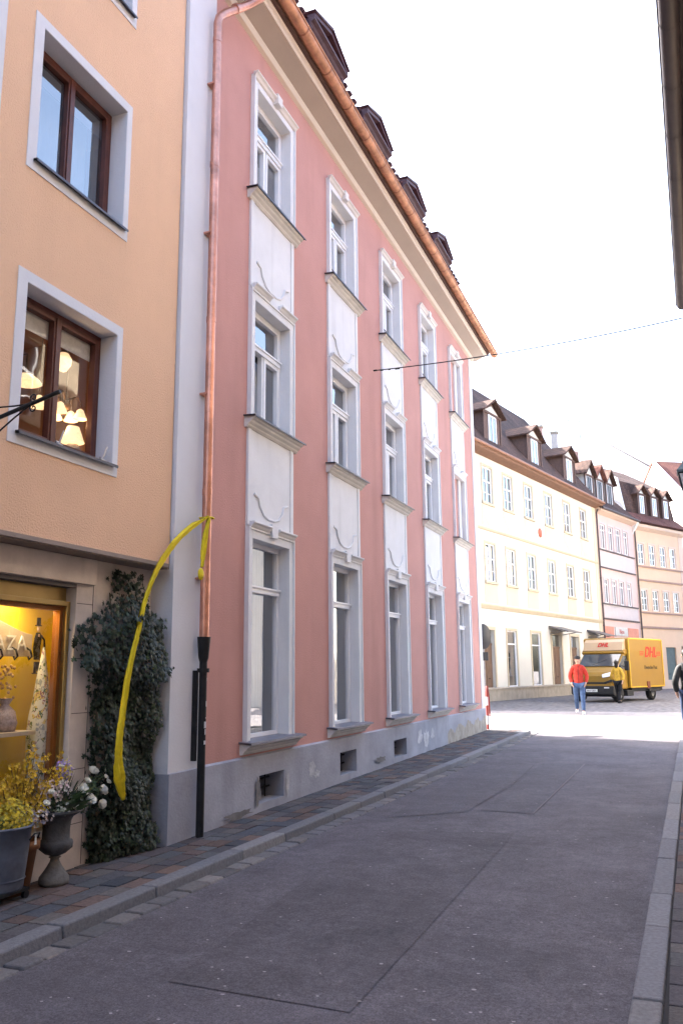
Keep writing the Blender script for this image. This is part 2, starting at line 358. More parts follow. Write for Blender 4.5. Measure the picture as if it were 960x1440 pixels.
stones('right_kerb',lambda y: kr(y)+.15,1.0,19.3,.15,lambda y:Rd(y)+.055,lambda y:Rd(y)-.02,.95,G,.003)
# rounded kerb at the street corner and its return along the side street
b=MB(); cx,cy=kl(19.9)-.45,19.9
for i in range(8):
    a0,a1=R(i*11.25+1.2),R(i*11.25+10.6); zt=S(20)+.006
    P=[(cx+.30*math.cos(a0),cy+.30*math.sin(a0)),(cx+.45*math.cos(a0),cy+.45*math.sin(a0)),(cx+.45*math.cos(a1),cy+.45*math.sin(a1)),(cx+.30*math.cos(a1),cy+.30*math.sin(a1))]
    b.prism([(p[0],p[1],.1) for p in P],(0,0,zt-.1),col=G[i%3])
for i in range(9):
    b.box(cx-(i+1)*.5+.01,cx-i*.5,cy+.30,cy+.45,.1,S(20)+.006,col=G[i%3])
b.prism([(cx-4.5,cy+.3,.1),(cx-4.5,20.0,.1),(cx,20.0,.1),(cx,cy+.3,.1)],(0,0,S(20)-.1-.001),col=(.1,.09,.09))
b.prism([(cx,cy-.02,.1)]+[(cx+.3*math.cos(R(k*15)),cy+.3*math.sin(R(k*15)),.1) for k in range(7)],(0,0,S(20)-.1),col=(.1,.09,.095))
tag(b.build('corner_kerb',kerb_m,None,.008),kind='structure')
# asphalt patches and seams
def sheet(name,pts,m,dz=.004,kind='structure'):
    b=MB(); b.quad(*[(x,y,Rd(y)+dz) for x,y in pts]); return tag(b.build(name,m),kind=kind)
def patch_poly(name,pts,m,dz):
    # subdivide along y so that it follows the road
    from mathutils.geometry import tessellate_polygon
    return sheet(name,pts,m,dz)
def seam(name,pts,wd,m,dz=.008,wob=.012,n=14):
    b=MB(); Q=[]
    for i in range(len(pts)-1):
        for k in range(n):
            t=k/n; Q.append((pts[i][0]*(1-t)+pts[i+1][0]*t+random.uniform(-wob,wob),pts[i][1]*(1-t)+pts[i+1][1]*t+random.uniform(-wob,wob)))
    Q.append(pts[-1])
    for i in range(len(Q)-1):
        a,c=Vector(Q[i]),Vector(Q[i+1]); d=(c-a)
        if d.length<1e-5: continue
        d.normalize(); p=Vector((-d.y,d.x))*wd*.5
        b.quad(*[(q.x,q.y,Rd(q.y)+dz) for q in (a-p,c-p,c+p,a+p)])
    return tag(b.build(name,m),kind='structure')
sheet('road_patch',[(-2.62,4.06),(-1.58,4.02),(-1.60,8.49),(-2.95,8.2)],asph2,.004)
sheet('road_patch',[(-3.05,8.9),(-2.3,9.5),(-2.2,13.6),(-3.15,13.2)],asph3,.004)
sheet('road_patch',[(-2.2,9.65),(-1.6,9.6),(-1.54,14.35),(-2.2,14.3)],asph3,.004)
mat('soft_seam',(.058,.053,.061),.85,.3,30)
seam('road_seam',[(-1.60,9.59),(-1.53,14.35)],.016,seaml,.008,.0)
seam('road_seam',[(-2.30,9.9),(-2.2,11.5),(-2.28,14.0)],.007,MAT['soft_seam'],.008,.003,5)
seam('road_seam',[(-3.1,17.2),(-2.2,17.8),(-1.3,17.6)],.012,MAT['soft_seam'],.008,.01,5)
b=MB()
for i in range(300):
    y=3.6+random.random()**1.5*14; x=random.uniform(kl(y)+.3,kr(y)-.05); r=random.uniform(.003,.010)
    n=7; P=[]
    for k in range(n):
        a=2*math.pi*k/n; q=r*random.uniform(.6,1.25); P.append((x+q*math.cos(a)*1.3,y+q*math.sin(a),Rd(y)+.011))
    b.quad(*P)
tag(b.build('litter_specks',gum),'pale chewing gum spots and petals scattered over the asphalt','litter specks',kind='stuff')
# ------------------------------------------------------------------ PINK HOUSE  (local x = along street, local y = into the house)
PX=-4.36
ph=thing('pink_house','tall pink house with white window strips and copper gutter','house',(PX,0,0),R(90))
NB=5; C0=8.65; PI_=2.39
bays=[C0+i*PI_ for i in range(NB)]
Y0,Y1=6.62,20.0
FL=[('g',.87,3.08),('m',4.47,5.95),('t',7.33,8.80)]
holes=[]
for c in bays:
    for n_,z0,z1 in FL: holes.append((c-.56,c+.56,z0-.02,z1+.08))
b=MB(); wall(b,7.17,19.72,.66,9.50,holes,0,.2); b.build('wall',pink,ph)
# side, back walls
b=MB()
b.box(Y0+.02,Y0+.2,.22,9,.2,9.4); b.box(Y1-.2,Y1,.22,9,.2,9.4); b.box(Y0,Y1,9,9.2,.2,9.4); b.box(Y0,Y1,1.7,1.75,.2,9.4)
b.box(Y0,Y1,.2,9,3.75,3.95); b.box(Y0,Y1,.2,9,6.6,6.8)
for c in bays[:-1]: b.box(c+PI_/2-.05,c+PI_/2+.05,.22,1.7,.2,9.4)
b.build('inner_walls',mat('room_plaster',(.30,.29,.28),.95,.1,1),ph)
bx('corner_pilaster',greyw,ph,Y0,7.165,-.02,.62,.70,9.42)
bx('corner_pilaster',white,ph,19.725,Y1+.01,-.015,.3,.60,9.42)
# plinth with cellar openings
cel=[(8.38,9.0,.2,.49),(10.74,11.36,.22,.52),(13.05,13.72,.23,.50)]
b=MB(); wall(b,Y0,Y1+.02,-.1,.70,cel,-.035,.34)
b.quad((Y0,-.035,.70),(Y1+.02,-.035,.70),(Y1+.02,.02,.725),(Y0,.02,.725))
b.quad((Y0,-.035,-.1),(Y0,.6,-.1),(Y0,.6,.70),(Y0,-.035,.70)); b.quad((Y1+.02,-.035,-.1),(Y1+.02,9,-.1),(Y1+.02,9,.70),(Y1+.02,-.035,.70))
b.build('plinth',plinth_m,ph)
for a,bb,c,d in cel:
    g=MB()
    for k in range(4): g.tube([(a+.1+k*(bb-a-.2)/3,.16,c),(a+.1+k*(bb-a-.2)/3,.16,d)],.008,6)
    for z in (c+.1,d-.09): g.box(a,bb,.15,.165,z,z+.018)
    q=g.build('cellar_grille',iron,ph)
    bx('cellar_shaft',interior,ph,a-.02,bb+.02,.31,.33,c-.02,d+.02)
patchm=mat('repaired_render',(.55,.55,.58),.95,.35,7,.6,30)
def blotch(u,z,ru,rz,m,v=-.039,n=26,seed=1):
    rr=random.Random(seed); b=MB(); P=[]
    for k in range(n):
        a=2*math.pi*k/n; q=rr.uniform(.6,1.1); P.append((u+ru*q*math.cos(a),v,z+rz*q*math.sin(a)))
    b.add([(u,v,z)]+P,[(0,1+k,1+(k+1)%n) for k in range(n)]); return b.build('plaster_patch',m,ph)
patch_l=mat('worn_render',(.46,.47,.50),.95,.3,9,.6,30)
for i,(u,z,ru,rz) in enumerate([(9.8,.42,.11,.10),(9.95,.34,.10,.05),(14.5,.45,.16,.14),(14.9,.40,.2,.16),(15.3,.46,.14,.1),(9.08,.32,.05,.15)]): blotch(u,z,ru,rz,patch_l if i<2 or i==5 else patchm,seed=i,v=-.038-.001*i)
tanm=mat('bare_plinth_stone',(.38,.345,.30),.95,.3,6,.6,30,stain=.2)
b=MB(); rr_=random.Random(5); n_=40; top=[(16.4+3.6*k/n_,.36+.12*min(1,k/12)+rr_.uniform(-.035,.035)+.05*math.sin(k*.7)) for k in range(n_+1)]
for k in range(n_): b.quad((top[k][0],-.0385,.1),(top[k+1][0],-.0385,.1),(top[k+1][0],-.0385,top[k+1][1]),(top[k][0],-.0385,top[k][1]))
b.build('bare_stone',tanm,ph)
stm=mat('damp_stain',(.20,.19,.19),.95,.3,9,.3,30)
for i,(u,z,ru,rz) in enumerate([(8.33,.33,.07,.16),(12.35,.28,.3,.05),(7.9,.16,.35,.04)]): blotch(u,z,ru,rz,stm,seed=30+i,v=-.052-.001*i)
# window strips and windows
SW=.60
def swag(b,c,z,v):
    P=[(c-.44,z+.24),(c-.33,z+.21),(c-.30,z+.12),(c-.20,z+.03),(c-.08,z),(c+.08,z),(c+.20,z+.03),(c+.30,z+.12),(c+.33,z+.21),(c+.44,z+.24)]
    b.tube([(p[0],v,p[1]) for p in P],.016,6)
curt_seed=0
def make_window(c,kind,z0,z1,i):
    z1=z1-.0
    # surround lining the opening, proud of the wall
    s=MB(); zt=z1+.12
    s.box(c-SW,c-.48,-.035,.18,z0,zt); s.box(c+.48,c+SW,-.035,.18,z0,zt); s.box(c-.48,c+.48,-.035,.18,z1,zt)
    s.box(c-SW,c-.575,-.055,-.034,z0,zt); s.box(c+.575,c+SW,-.055,-.034,z0,zt); s.box(c-SW,c+SW,-.05,-.034,zt-.028,zt)
    wn=s.build('window',white,ph,.004)
    # broken cornice and keystone
    k=MB(); zz=zt
    pr=[(-.034,zz-.01),(-.055,zz),(-.075,zz+.03),(-.10,zz+.045),(-.10,zz+.065),(-.034,zz+.065)]
    if kind=='g':
        k.prof(pr,c-.56,c-.10); k2_=MB(); k2_.prof(pr,c+.10,c+.58); k2_.build('lintel_moulding',white,wn,.005); k3_=MB()
        k3_.prism([(c-.07,-.034,zz-.06),(c+.07,-.034,zz-.06),(c+.085,-.034,zz+.10),(c-.085,-.034,zz+.10)],(0,-.045,0)); k3_.build('keystone',white,wn,.005)
    elif kind=='m':
        k.prof(pr,c-.56,c-.13); k2_=MB(); k2_.prof(pr,c+.13,c+.58); k2_.build('lintel_moulding',white,wn,.005)
    else:
        k.prof([(p[0],p[1]-.03) for p in pr],c-.60,c+.60)
        k.prism([(c-.06,-.034,zz-.06),(c+.06,-.034,zz-.06),(c+.075,-.034,zz+.075),(c-.075,-.034,zz+.075)],(0,-.078,0))
    k.build('lintel_moulding',white if kind!='t' else mat('warm_white_trim',(.72,.68,.66),.8,.05,2.5,.15,40),wn,.005)
    # sill
    q=MB(); h=.02
    st=[(.14,z0-.13),(-.03,z0-.13),(-.05,z0-.11),(-.055,z0-.095),(-.085,z0-.075),(-.095,z0-.055),(-.125,z0-.045),(-.135,z0-.015),(.14,z0-.0)]
    q.prof(st,c-.66,c+.68); q.build('sill',sillm,wn,.004)
    q=MB(); q.prof([(.15,z0+.003),(-.155,z0-.012),(-.155,z0-.026),(-.149,z0-.026),(-.149,z0-.002),(.15,z0+.015)],c-.68,c+.72); q.build('sill_sheet',metal_d if kind!='g' else mat('zinc_sheet',(.22,.22,.26),.5,.2,6,metal=.4),wn)
    if i==4 and kind!='g':
        n_=MB(); n_.box(c-.48,c+.48,.09,.13,z0,z1); n_.build('blind_panel',pink,wn)
        n_=MB(); n_.box(c+.22,c+.42,.05,.0899,z0,z1-.0); n_.build('blind_reveal',white,wn); return wn
    f=MB(); v0,v1=.11,.17
    ring(f,c-.48,c+.48,z0,z1,.055,v0,v1)
    if kind=='g': tz=2.53
    elif kind=='m': tz=z0+.98
    else: tz=z0+.95
    f.box(c-.43,c+.43,v0-.03,v1,tz-.035,tz+.035); f.box(c-.45,c+.45,v0-.045,v0,tz+.02,tz+.045)
    if kind!='g':
        if not (kind=='m' and i==0):
            for a,bb in ((c-.425,c-.01),(c+.01,c+.425)): ring(f,a,bb,z0+.055,tz-.035,.05,v0-.012,v1-.01)
        else:
            ring(f,c+.01,c+.425,z0+.055,tz-.035,.05,v0-.012,v1-.01); f.box(c-.03,c+.012,v0,v1,z0+.05,tz)
        ring(f,c-.425,c+.425,tz+.035,z1-.055,.035,v0-.008,v1-.01)
    f.build('frame',frame_w,wn,.003)
    g=MB(); v=.145
    if kind=='g': g.quad((c-.43,v,z0+.05),(c+.43,v,z0+.05),(c+.43,v,z1-.05),(c-.43,v,z1-.05))
    elif kind=='m' and i==0:
        g.quad((c+.0,v,z0+.05),(c+.43,v,z0+.05),(c+.43,v,z1-.05),(c+.0,v,z1-.05)); g.quad((c-.43,v,tz),(c,v,tz),(c,v,z1-.05),(c-.43,v,z1-.05))
    else: g.quad((c-.43,v,z0+.05),(c+.43,v,z0+.05),(c+.43,v,z1-.05),(c-.43,v,z1-.05))
    g.build('pane',glass,wn)
    if kind=='m' and i==0:
        # sash standing open inwards
        m_=Matrix.Translation((c-.425,.12,0))@Matrix.Rotation(R(28),4,'Z')
        q=MB()
        for a in ((0,.05,z0+.06,tz-.04),(.36,.41,z0+.06,tz-.04)): q.box(a[0],a[1],0,.045,a[2],a[3],mtx=m_)
        q.box(.05,.36,0,.045,z0+.06,z0+.11,mtx=m_); q.box(.05,.36,0,.045,tz-.09,tz-.04,mtx=m_)
        sh=q.build('open_sash',frame_w,wn,.003); tag(sh,'left casement standing ajar')
        q=MB(); q.quad(*[m_@Vector(p) for p in ((.04,.02,z0+.1),(.37,.02,z0+.1),(.37,.02,tz-.08),(.04,.02,tz-.08))]); q.build('pane',glass,sh)
        q=MB(); pts=[]
        for k2 in range(9): pts.append((c-.3+.075*k2,.3,z1-.12-.28*(1-((k2-4)/4)**2)*0-.25*math.sin(k2/8*1.2)))
        q.tube([(c-.4,.4,tz+.1),(c-.2,.42,z1-.25),(c,.44,z1-.2),(c+.15,.45,tz+.12)],.008,6); q.build('lamp_cord',white,wn)
    # curtains
    rr=random.Random(i*7+len(kind)+ord(kind[0]))
    q=MB(); cv=.32
    def cur(a,bb,zb,zt_):
        n=26; vs=[]
        for k2 in range(n+1):
            x=a+(bb-a)*k2/n; y=cv+.02*math.sin(k2*1.7)+rr.uniform(-.004,.004); vs+=[(x,y,zb),(x,y,zt_)]
        q.add(vs,[(2*k2,2*k2+2,2*k2+3,2*k2+1) for k2 in range(n)],True)
    if kind=='g':
        cur(c-.05,c+.47,z0,z1); cur(c-.47,c-.3,z0,z1)
    elif kind=='t': cur(c-.47,c+.47,z0,z0+.9)
    elif i>0: cur(c-.47,c-.1,z0,z1); cur(c+.05,c+.47,z0,tz)
    else: cur(c+.1,c+.47,z0,tz)
    q.build('curtain',curtain,wn)
    if kind=='t':
        q=MB(); 
        q.tube([(c-.47,-.02,z0+.17),(c+.47,-.02,z0+.17)],.008,6); q.tube([(c-.47,-.02,z0+.05),(c+.47,-.02,z0+.05)],.006,6)
        for k2 in range(5): q.tube([(c-.4+.2*k2,-.02,z0+.0),(c-.4+.2*k2,-.02,z0+.17)],.006,5)
        q.build('window_rail',metal_d,wn)
    return wn
for i,c in enumerate(bays):
    for kind,z0,z1 in FL: make_window(c,kind,z0,z1,i)
    # white panels between windows, each with a raised border and a curved moulding
    for za,zb,sz in ((3.20,4.34,3.36),(6.07,7.20,6.22)):
        p=MB(); p.box(c-SW,c+SW,-.018,.02,za,zb)
        p.box(c-SW,c-.52,-.03,-.017,za+.02,zb); p.box(c+.52,c+SW,-.03,-.017,za+.02,zb)
        pn=p.build('panel',white,ph,.003)
        p=MB(); swag(p,c,sz,-.022); p.build('swag_moulding',sillm if 0 else white,pn)
# cornice, soffit, gutter
b=MB(); E1=Y1+.5; E0=Y0-.05
b.prof([(-.0,9.40),(-.05,9.42),(-.075,9.47),(-.075,9.50),(.0,9.50)],E0,Y1+.06); b.build('cornice_moulding',cream,ph)
b=MB(); b.prof([(0.02,9.50),(-.08,9.50),(-.30,9.60),(-.30,9.64),(.02,9.70)],E0,Y1+.32); b.build('soffit',soff,ph)
b=MB(); b.prof([(-.29,9.605),(-.315,9.60),(-.33,9.635),(-.35,9.65),(-.35,9.70),(-.29,9.70)],E0,Y1+.36); b.build('cornice_lip',cream,ph)
b=MB(); b.prof([(-.30,9.70),(-.39,9.715),(-.43,9.86),(-.30,9.80)],E0,E1); b.build('eaves_board',mat('eaves_board',(.10,.055,.045),.7,.2,9),ph)
b=MB()
n=12; pr=[]
for k in range(n+1):
    a=math.pi*(1+k/n); pr.append((-.475+.085*math.cos(a),9.80+.085*math.sin(a)))
pr2=[(-.475+.078*math.cos(math.pi*(1+k/n)),9.80+.078*math.sin(math.pi*(1+k/n))) for k in range(n,-1,-1)]
b.prof(pr+pr2,E0-.1,E1+.3,True)
b.tube([(E0-.1,-.565,9.803),(E1+.3,-.565,9.803)],.012,8)
gt=b.build('gutter',copper_g,ph)
b=MB(); y=E0+.4
while y<E1+.3:
    b=MB()
    for k in range(n):
        a0,a1=math.pi*(1+k/n),math.pi*(1+(k+1)/n)
        b.quad(*[(yy_,-.475+.089*math.cos(a),9.80+.089*math.sin(a)) for yy_,a in ((y,a0),(y+.03,a0),(y+.03,a1),(y,a1))])
    b.box(y,y+.03,-.57,-.38,9.802,9.815)
    y+=.78; b.build('gutter_bracket',mat('copper_dark',(.30,.13,.08),.5,.3,8,metal=.6),gt)
# mansard roof
VB,ZB=-.40,9.86; VT,ZT=.30,11.6
b=MB()
rows=11
for k in range(rows):   # courses of tiles as steps
    t0,t1=k/rows,(k+1)/rows
    v0=VB+(VT-VB)*t0; v1=VB+(VT-VB)*t1; z0=ZB+(ZT-ZB)*t0; z1=ZB+(ZT-ZB)*t1
    b.prof([(v0-.035,z0),(v0-.035,z0+.01),(v1-.005,z1+.02),(v1+.03,z1),(v0+.05,z0)],Y0,Y1+.35)
b.prof([(VT-.02,ZT),(VT+.05,ZT+.05),(5,14.6),(9.3,11.7),(9.3,9.4),(.2,9.4)],Y0,Y1+.2)
b.build('roof',roof_pk,ph)
b=MB()
for k in range(60):
    u=Y0+.1+k*.225; b.ell((u,VT-.02,ZT+.02),(.085,.10,.06),6,4)
b.build('ridge_tiles',roof_pk,ph)
for i in range(6):
    c=C0+i*PI_-0.06 if i<5 else None
    if c is None: continue
    d=MB(); zb,ze=10.5,11.50
    v=.28
    d.box(c-.60,c+.60,v,1.8,zb,ze)
    for uu in (c-.60,c+.48): d.box(uu,uu+.12,v-.04,v,zb,ze)
    d.box(c-.48,c+.48,v-.03,v,zb,zb+.12); 
    dm=d.build('dormer',dormm,ph,.01)
    d=MB()
    d.prof([(v-.04,ze-.02),(v-.10,ze+.03),(v-.12,ze+.06),(v-.18,ze+.09),(v-.18,ze+.13),(v-.04,ze+.13)],c-.71,c+.71)
    # raking pediment
    for sx in (-1,1):
        d.prism([(c+sx*.71,v-.18,ze+.13),(c+sx*.71,v-.18,ze+.21),(c,v-.18,ze+.44),(c,v-.18,ze+.35)],(0,.14,0))
        d.prism([(c+sx*.72,v-.21,ze+.19),(c+sx*.75,v-.21,ze+.22),(c,v-.21,ze+.48),(c,v-.21,ze+.42)],(0,2.4,0))
    d.prism([(c-.78,v-.06,ze+.13),(c+.78,v-.06,ze+.13),(c,v-.06,ze+.40)],(0,2.0,0))
    d.box(c-.62,c-.72,v-.1,1.6,ze-.02,ze+.12); d.box(c+.62,c+.72,v-.1,1.6,ze-.02,ze+.12)
    d.build('pediment',dormm,dm,.006)
    bx('pane',glass_dk,dm,c-.4,c+.4,v-.012,v-.008,zb+.15,ze-.1)
# downpipes
PU=7.06
b=MB(); vv=-.10
b.tube([(PU,vv,1.94),(PU,vv,8.80),(PU+.01,vv-.01,8.88),(PU+.06,vv-.04,8.96),(PU+.38,vv-.18,9.30),(PU+.50,vv-.28,9.46),(PU+.53,vv-.36,9.58),(PU+.53,vv-.375,9.72)],.047,14)
for z in (3.35,5.2,7.0,8.55): b.tube([(PU,vv,z),(PU,vv,z+.06)],.051,14)
for z in (2.5,4.4,6.2,8.0): b.box(PU-.06,PU+.06,vv,0,z,z+.02)
b.tube([(PU+.2,vv-.105,9.12),(PU+.24,vv-.12,9.16)],.057,14)
b.build('copper_downpipe',copper,ph)
b=MB()
b.tube([(PU,vv,.08),(PU,vv,1.72)],.038,14); b.tube([(PU,vv,1.70),(PU,vv,1.74),(PU,vv,1.92),(PU,vv,1.94)],[.038,.05,.064,.066],14)
b.tube([(PU,vv,1.60),(PU,vv,1.64)],.06,14)
b.box(PU-.062,PU-.03,-.07,-.01,.78,1.62)
b.build('iron_downpipe',iron,ph,.004)
b=MB()
for z,w_,h_ in ((1.52,.03,.03),(1.28,.02,.05),(1.08,.025,.06),(1.02,.01,.05),(.93,.02,.035),(1.17,.006,.01)):
    a=random.uniform(-.6,.2); n2=5
    for k in range(n2):
        t0=a+k/n2*w_/.03; 
        b.quad(*[(PU+.0395*math.sin(t),vv-.0395*math.cos(t),zz) for t,zz in ((t0,z),(t0+w_/.03/n2,z+random.uniform(-.004,.004)),(t0+w_/.03/n2,z+h_),(t0,z+h_))])
b.build('torn_sticker',mat('torn_paper',(.6,.6,.62),.9,.3,40),ph)
# ------------------------------------------------------------------ ORANGE HOUSE
OX=-4.38; UO=6.60
oh=thing('orange_house','orange stucco house with a limestone shop front below','house',(OX,0,0),R(90))
wins=[(4.57,5.68,3.36,4.54),(4.57,5.68,5.57,6.76),(4.57,5.68,7.80,9.0),(1.6,2.7,3.36,4.54),(1.6,2.7,5.57,6.76)]
b=MB(); wall(b,-14,UO,2.585,12,wins,0,.24); b.box(-14,UO,.28,6,12,12.2); b.box(-14,-13.8,0,6,0,12); b.box(-14,UO,6,6.2,0,12); 
b.quad((UO,0,2.585),(UO,6,2.585),(UO,6,12),(UO,0,12)); b.build('wall',orange,oh)
b=MB(); b.box(-14,UO,.20,6,2.7,2.95); b.box(-14,UO,1.9,2.0,2.95,12); b.box(-14,UO,.24,1.9,4.9,5.1); b.box(-14,UO,.24,1.9,7.0,7.3)
b.box(6.3,6.5,.24,1.9,2.95,12); b.box(4.0,4.1,.24,1.9,2.95,12); b.build('room_wall',peach,oh)
# ledge between storeys
b=MB(); b.box(-14,UO-.02,-.015,.6,2.555,2.584); b.box(-14,UO-.05,-.035,.02,2.565,2.60); b.build('ledge',mat('ledge_brown',(.28,.22,.19),.8,.15,5),oh)
b=MB(); b.box(3.6,4.17,-.012,.0,2.62,12); b.build('white_strip',greyw,oh)
for wi,(a,bb,c,d) in enumerate(wins):
    s=MB(); s.box(a-.10,a,-.008,.0,c-.10,d+.09); s.box(bb,bb+.07,-.008,0,c-.10,d+.09); s.box(a,bb,-.008,0,d,d+.09); s.box(a,bb,-.008,0,c-.10,c-.0)
    s.box(a-.001,a+.003,-.004,.235,c,d); s.box(bb-.003,bb+.001,-.004,.235,c,d); s.box(a,bb,-.004,.235,d-.003,d+.001)
    wn=s.build('window',greyw,oh)
    f=MB(); v0,v1=.17,.235; m_=(a+bb)/2-.03
    ring(f,a+.003,bb-.003,c,d-.003,.045,v0,v1); ring(f,a+.048,m_+.012,c+.045,d-.05,.045,v0-.015,v1-.02); ring(f,m_-.012+.024,bb-.048,c+.045,d-.05,.045,v0-.015,v1-.02)
    f.box(m_-.012,m_+.04,v0-.025,v0-.014,c+.05,d-.05)
    f.build('frame',brownwood,wn,.003)
    g=MB(); g.quad((a+.06,.197,c+.06),(bb-.06,.197,c+.06),(bb-.06,.197,d-.06),(a+.06,.197,d-.06)); g.build('pane',glass_mat('lamp_window_glass',(.93,.93,.93),.05) if wi==0 else glass_mat('sky_glass_%d'%wi,(.5,.55,.6),1.2),wn)
    q=MB(); q.prof([(.2,c+.006),(-.05,c-.012),(-.05,c-.03),(-.044,c-.03),(-.044,c-.004),(.2,c+.012)],a-.03,bb+.03); q.build('sill',metal_d,wn)
    if wi==1:
        q=MB(); n=20; vs=[]
        for k2 in range(n+1):
            x=a+.3+.75*k2/n; vs+=[(x,.4+.02*math.sin(k2*1.9),c),(x,.4+.02*math.sin(k2*1.9),d)]
        q.add(vs,[(2*k2,2*k2+2,2*k2+3,2*k2+1) for k2 in range(n)],True); q.build('curtain',curtain,wn)
        bx('roller_blind',mat('blind_grey',(.22,.21,.22),.9,.05,3),wn,a+.06,bb-.06,.21,.215,d-.3,d-.05)
    if wi==0:
        for uu in (m_-.06,bb-.1):
            q=MB(); q.tube([(uu,.05,c+.0),(uu+.01,.02,c+.03),(uu+.045,.01,c+.14)],.008,6); q.box(uu-.03,uu+.03,.0,.05,c+.005,c+.02); q.tube([(uu-.02,.03,c+.035),(uu+.03,.03,c+.035)],.012,6)
            q.build('window_catch',mat('galvanised',(.45,.45,.47),.4,.1,9,metal=.8),wn)
        q=MB(); q.quad((a+.07,.215,d-.25),(bb-.07,.215,d-.25),(bb-.07,.215,d-.06),(a+.07,.215,d-.06)); vl=q.build('window_valance',mat('lace',(.50,.48,.45),.9,.15,30),wn)
# shop front; SV = local depth of stone
SV=.2; SH=(2.2,5.56,.42,2.33)
b=MB(); wall(b,-14,6.62,-.05,2.56,[SH,(-3,1.2,.0,2.33)],SV,.16); b.build('shop_front',stone,oh)
b=MB()
for uu in (5.77,): b.box(uu,uu+.006,SV-.002,SV+.004,.1,2.555)
for zz in (2.17,1.72,1.28,.84,.42): b.box(5.57,5.77,SV-.002,SV+.004,zz,zz+.005)
pass
jb=b.build('stone_joint',joint,oh)
for uu in (2.1,3.3,4.62): bx('stone_joint',joint,oh,uu,uu+.005,SV-.043,SV-.002,2.345,2.55)
bx('shop_lintel',stone,oh,1.0,5.76,SV-.04,SV+.02,2.335,2.55,bevel=.004)
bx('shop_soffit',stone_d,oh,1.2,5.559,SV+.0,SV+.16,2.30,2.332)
f=MB(); ring(f,2.2,5.555,.45,2.185,.04,SV+.05,SV+.13); f.box(2.2,5.555,SV+.10,SV+.13,2.186,2.30); sf=f.build('shop_window_frame',gold,oh,.004)
f=MB(); ring(f,2.24,5.515,.49,2.145,.035,SV+.09,SV+.16); f.build('inner_frame',mat('brass_brown',(.25,.10,.03),.4,.1,5,metal=.5),sf)
g=MB(); g.quad((2.25,SV+.10,.5),(5.50,SV+.10,.5),(5.50,SV+.10,2.14),(2.25,SV+.10,2.14)); g.build('pane',glass_mat('shop_glass',(.92,.92,.9),.1),sf)
b=MB(); b.box(2.2,5.95,SV+.50,SV+.54,.3,2.4); b.box(5.91,5.95,SV+.17,SV+.50,.3,2.4); b.build('display_backdrop',yellowp,sf)
b=MB(); b.box(2.2,5.91,SV+.17,SV+.50,2.26,2.3); b.box(2.2,5.91,SV+.17,SV+.50,.38,.42); b.build('display_ceiling',mat('display_board',(.35,.20,.10),.8,.1,4),sf)
# unseen area light added under the ceiling to brighten the display
ll=bpy.data.lights.new('display_fill','AREA'); ll.energy=1.8; ll.size=.3; ll.color=(1,.72,.35); lo=bpy.data.objects.new('display_fill',ll); COL.objects.link(lo); lo.parent=sf; lo.location=(5.2,SV+.33,2.24)
# ------------------------------------------------------------------ shop display things (world helper: local facade -> world)
def W(u,v,z): return (OX-v,u,z)
hk=thing('coat_rack','pale wooden coat hook board lettered AZA hanging in the shop window','coat rack',W(5.06,SV+.36,-.06),R(90))
bwd=mat('limed_wood',(.55,.47,.38),.8,.1,9); 
b=MB(); pts=[]
for k in range(17):
    t=k/16; pts.append((-.7+t*1.12,0,1.98+.10*math.sin(math.pi*t)**2+.03*math.sin(math.pi*t)))
b.prism([(-.7,0,1.80)]+[(.42,0,1.80)]+pts[::-1],(0,.03,0)); b.build('board',bwd,hk,.004)
text('lettering','AZA',mat('white_letters',(.8,.8,.8),.6,0),hk,.17,(.17,-.012,1.85),(1,0,0),(0,0,1),spacing=1.1)
for k in range(7):
    b=MB(); x=-.6+k*.16; b.tube([(x,0,1.87),(x,-.04,1.85),(x,-.06,1.80),(x,-.03,1.775),(x,-.02,1.80)],.008,6); b.build('hook',iron,hk)
# figurine silhouette wall ornament
fg=thing('figure_ornament','slim black gentleman ornament in a top hat on the yellow backdrop','ornament',W(5.64,SV+.44,.77),R(90)); fg.scale=(.6,.6,.6)
blk=mat('black_lacquer',(.012,.012,.014),.35,.1,9); 
b=MB()
b.prism([(-.035,0,2.06),(.035,0,2.06),(.03,0,2.17),(-.03,0,2.17)],(0,.02,0)); b.box(-.055,.055,-.005,.025,2.05,2.062)
b.prism([(-.06,0,1.88),(-.08,0,1.74),(-.05,0,1.58),(.05,0,1.58),(.05,0,1.75),(.07,0,1.90),(.03,0,1.96),(-.03,0,1.96)],(0,.02,0))
b.tube([(.06,.01,1.92),(.13,.01,1.86),(.14,.01,1.76)],.014,6); b.tube([(.15,.01,1.72),(.14,.01,1.40)],.006,5)
b.prism([(-.045,0,1.55),(-.045,0,1.40),(-.01,0,1.40),(.0,0,1.55)],(0,.02,0)); b.prism([(.01,0,1.55),(.02,0,1.42),(.06,0,1.42),(.05,0,1.55)],(0,.02,0))
b.build('coat',blk,fg); b=MB(); b.ell((0,.01,2.01),(.03,.015,.04)); b.prism([(-.01,-.003,1.9),(.02,-.003,1.9),(.02,-.003,1.94),(-.01,-.003,1.94)],(0,.003,0)); b.build('face',mat('painted_face',(.6,.45,.35),.6,0),fg)
b=MB(); b.box(-.06,.16,-.005,.03,1.385,1.40); b.build('base',blk,fg)
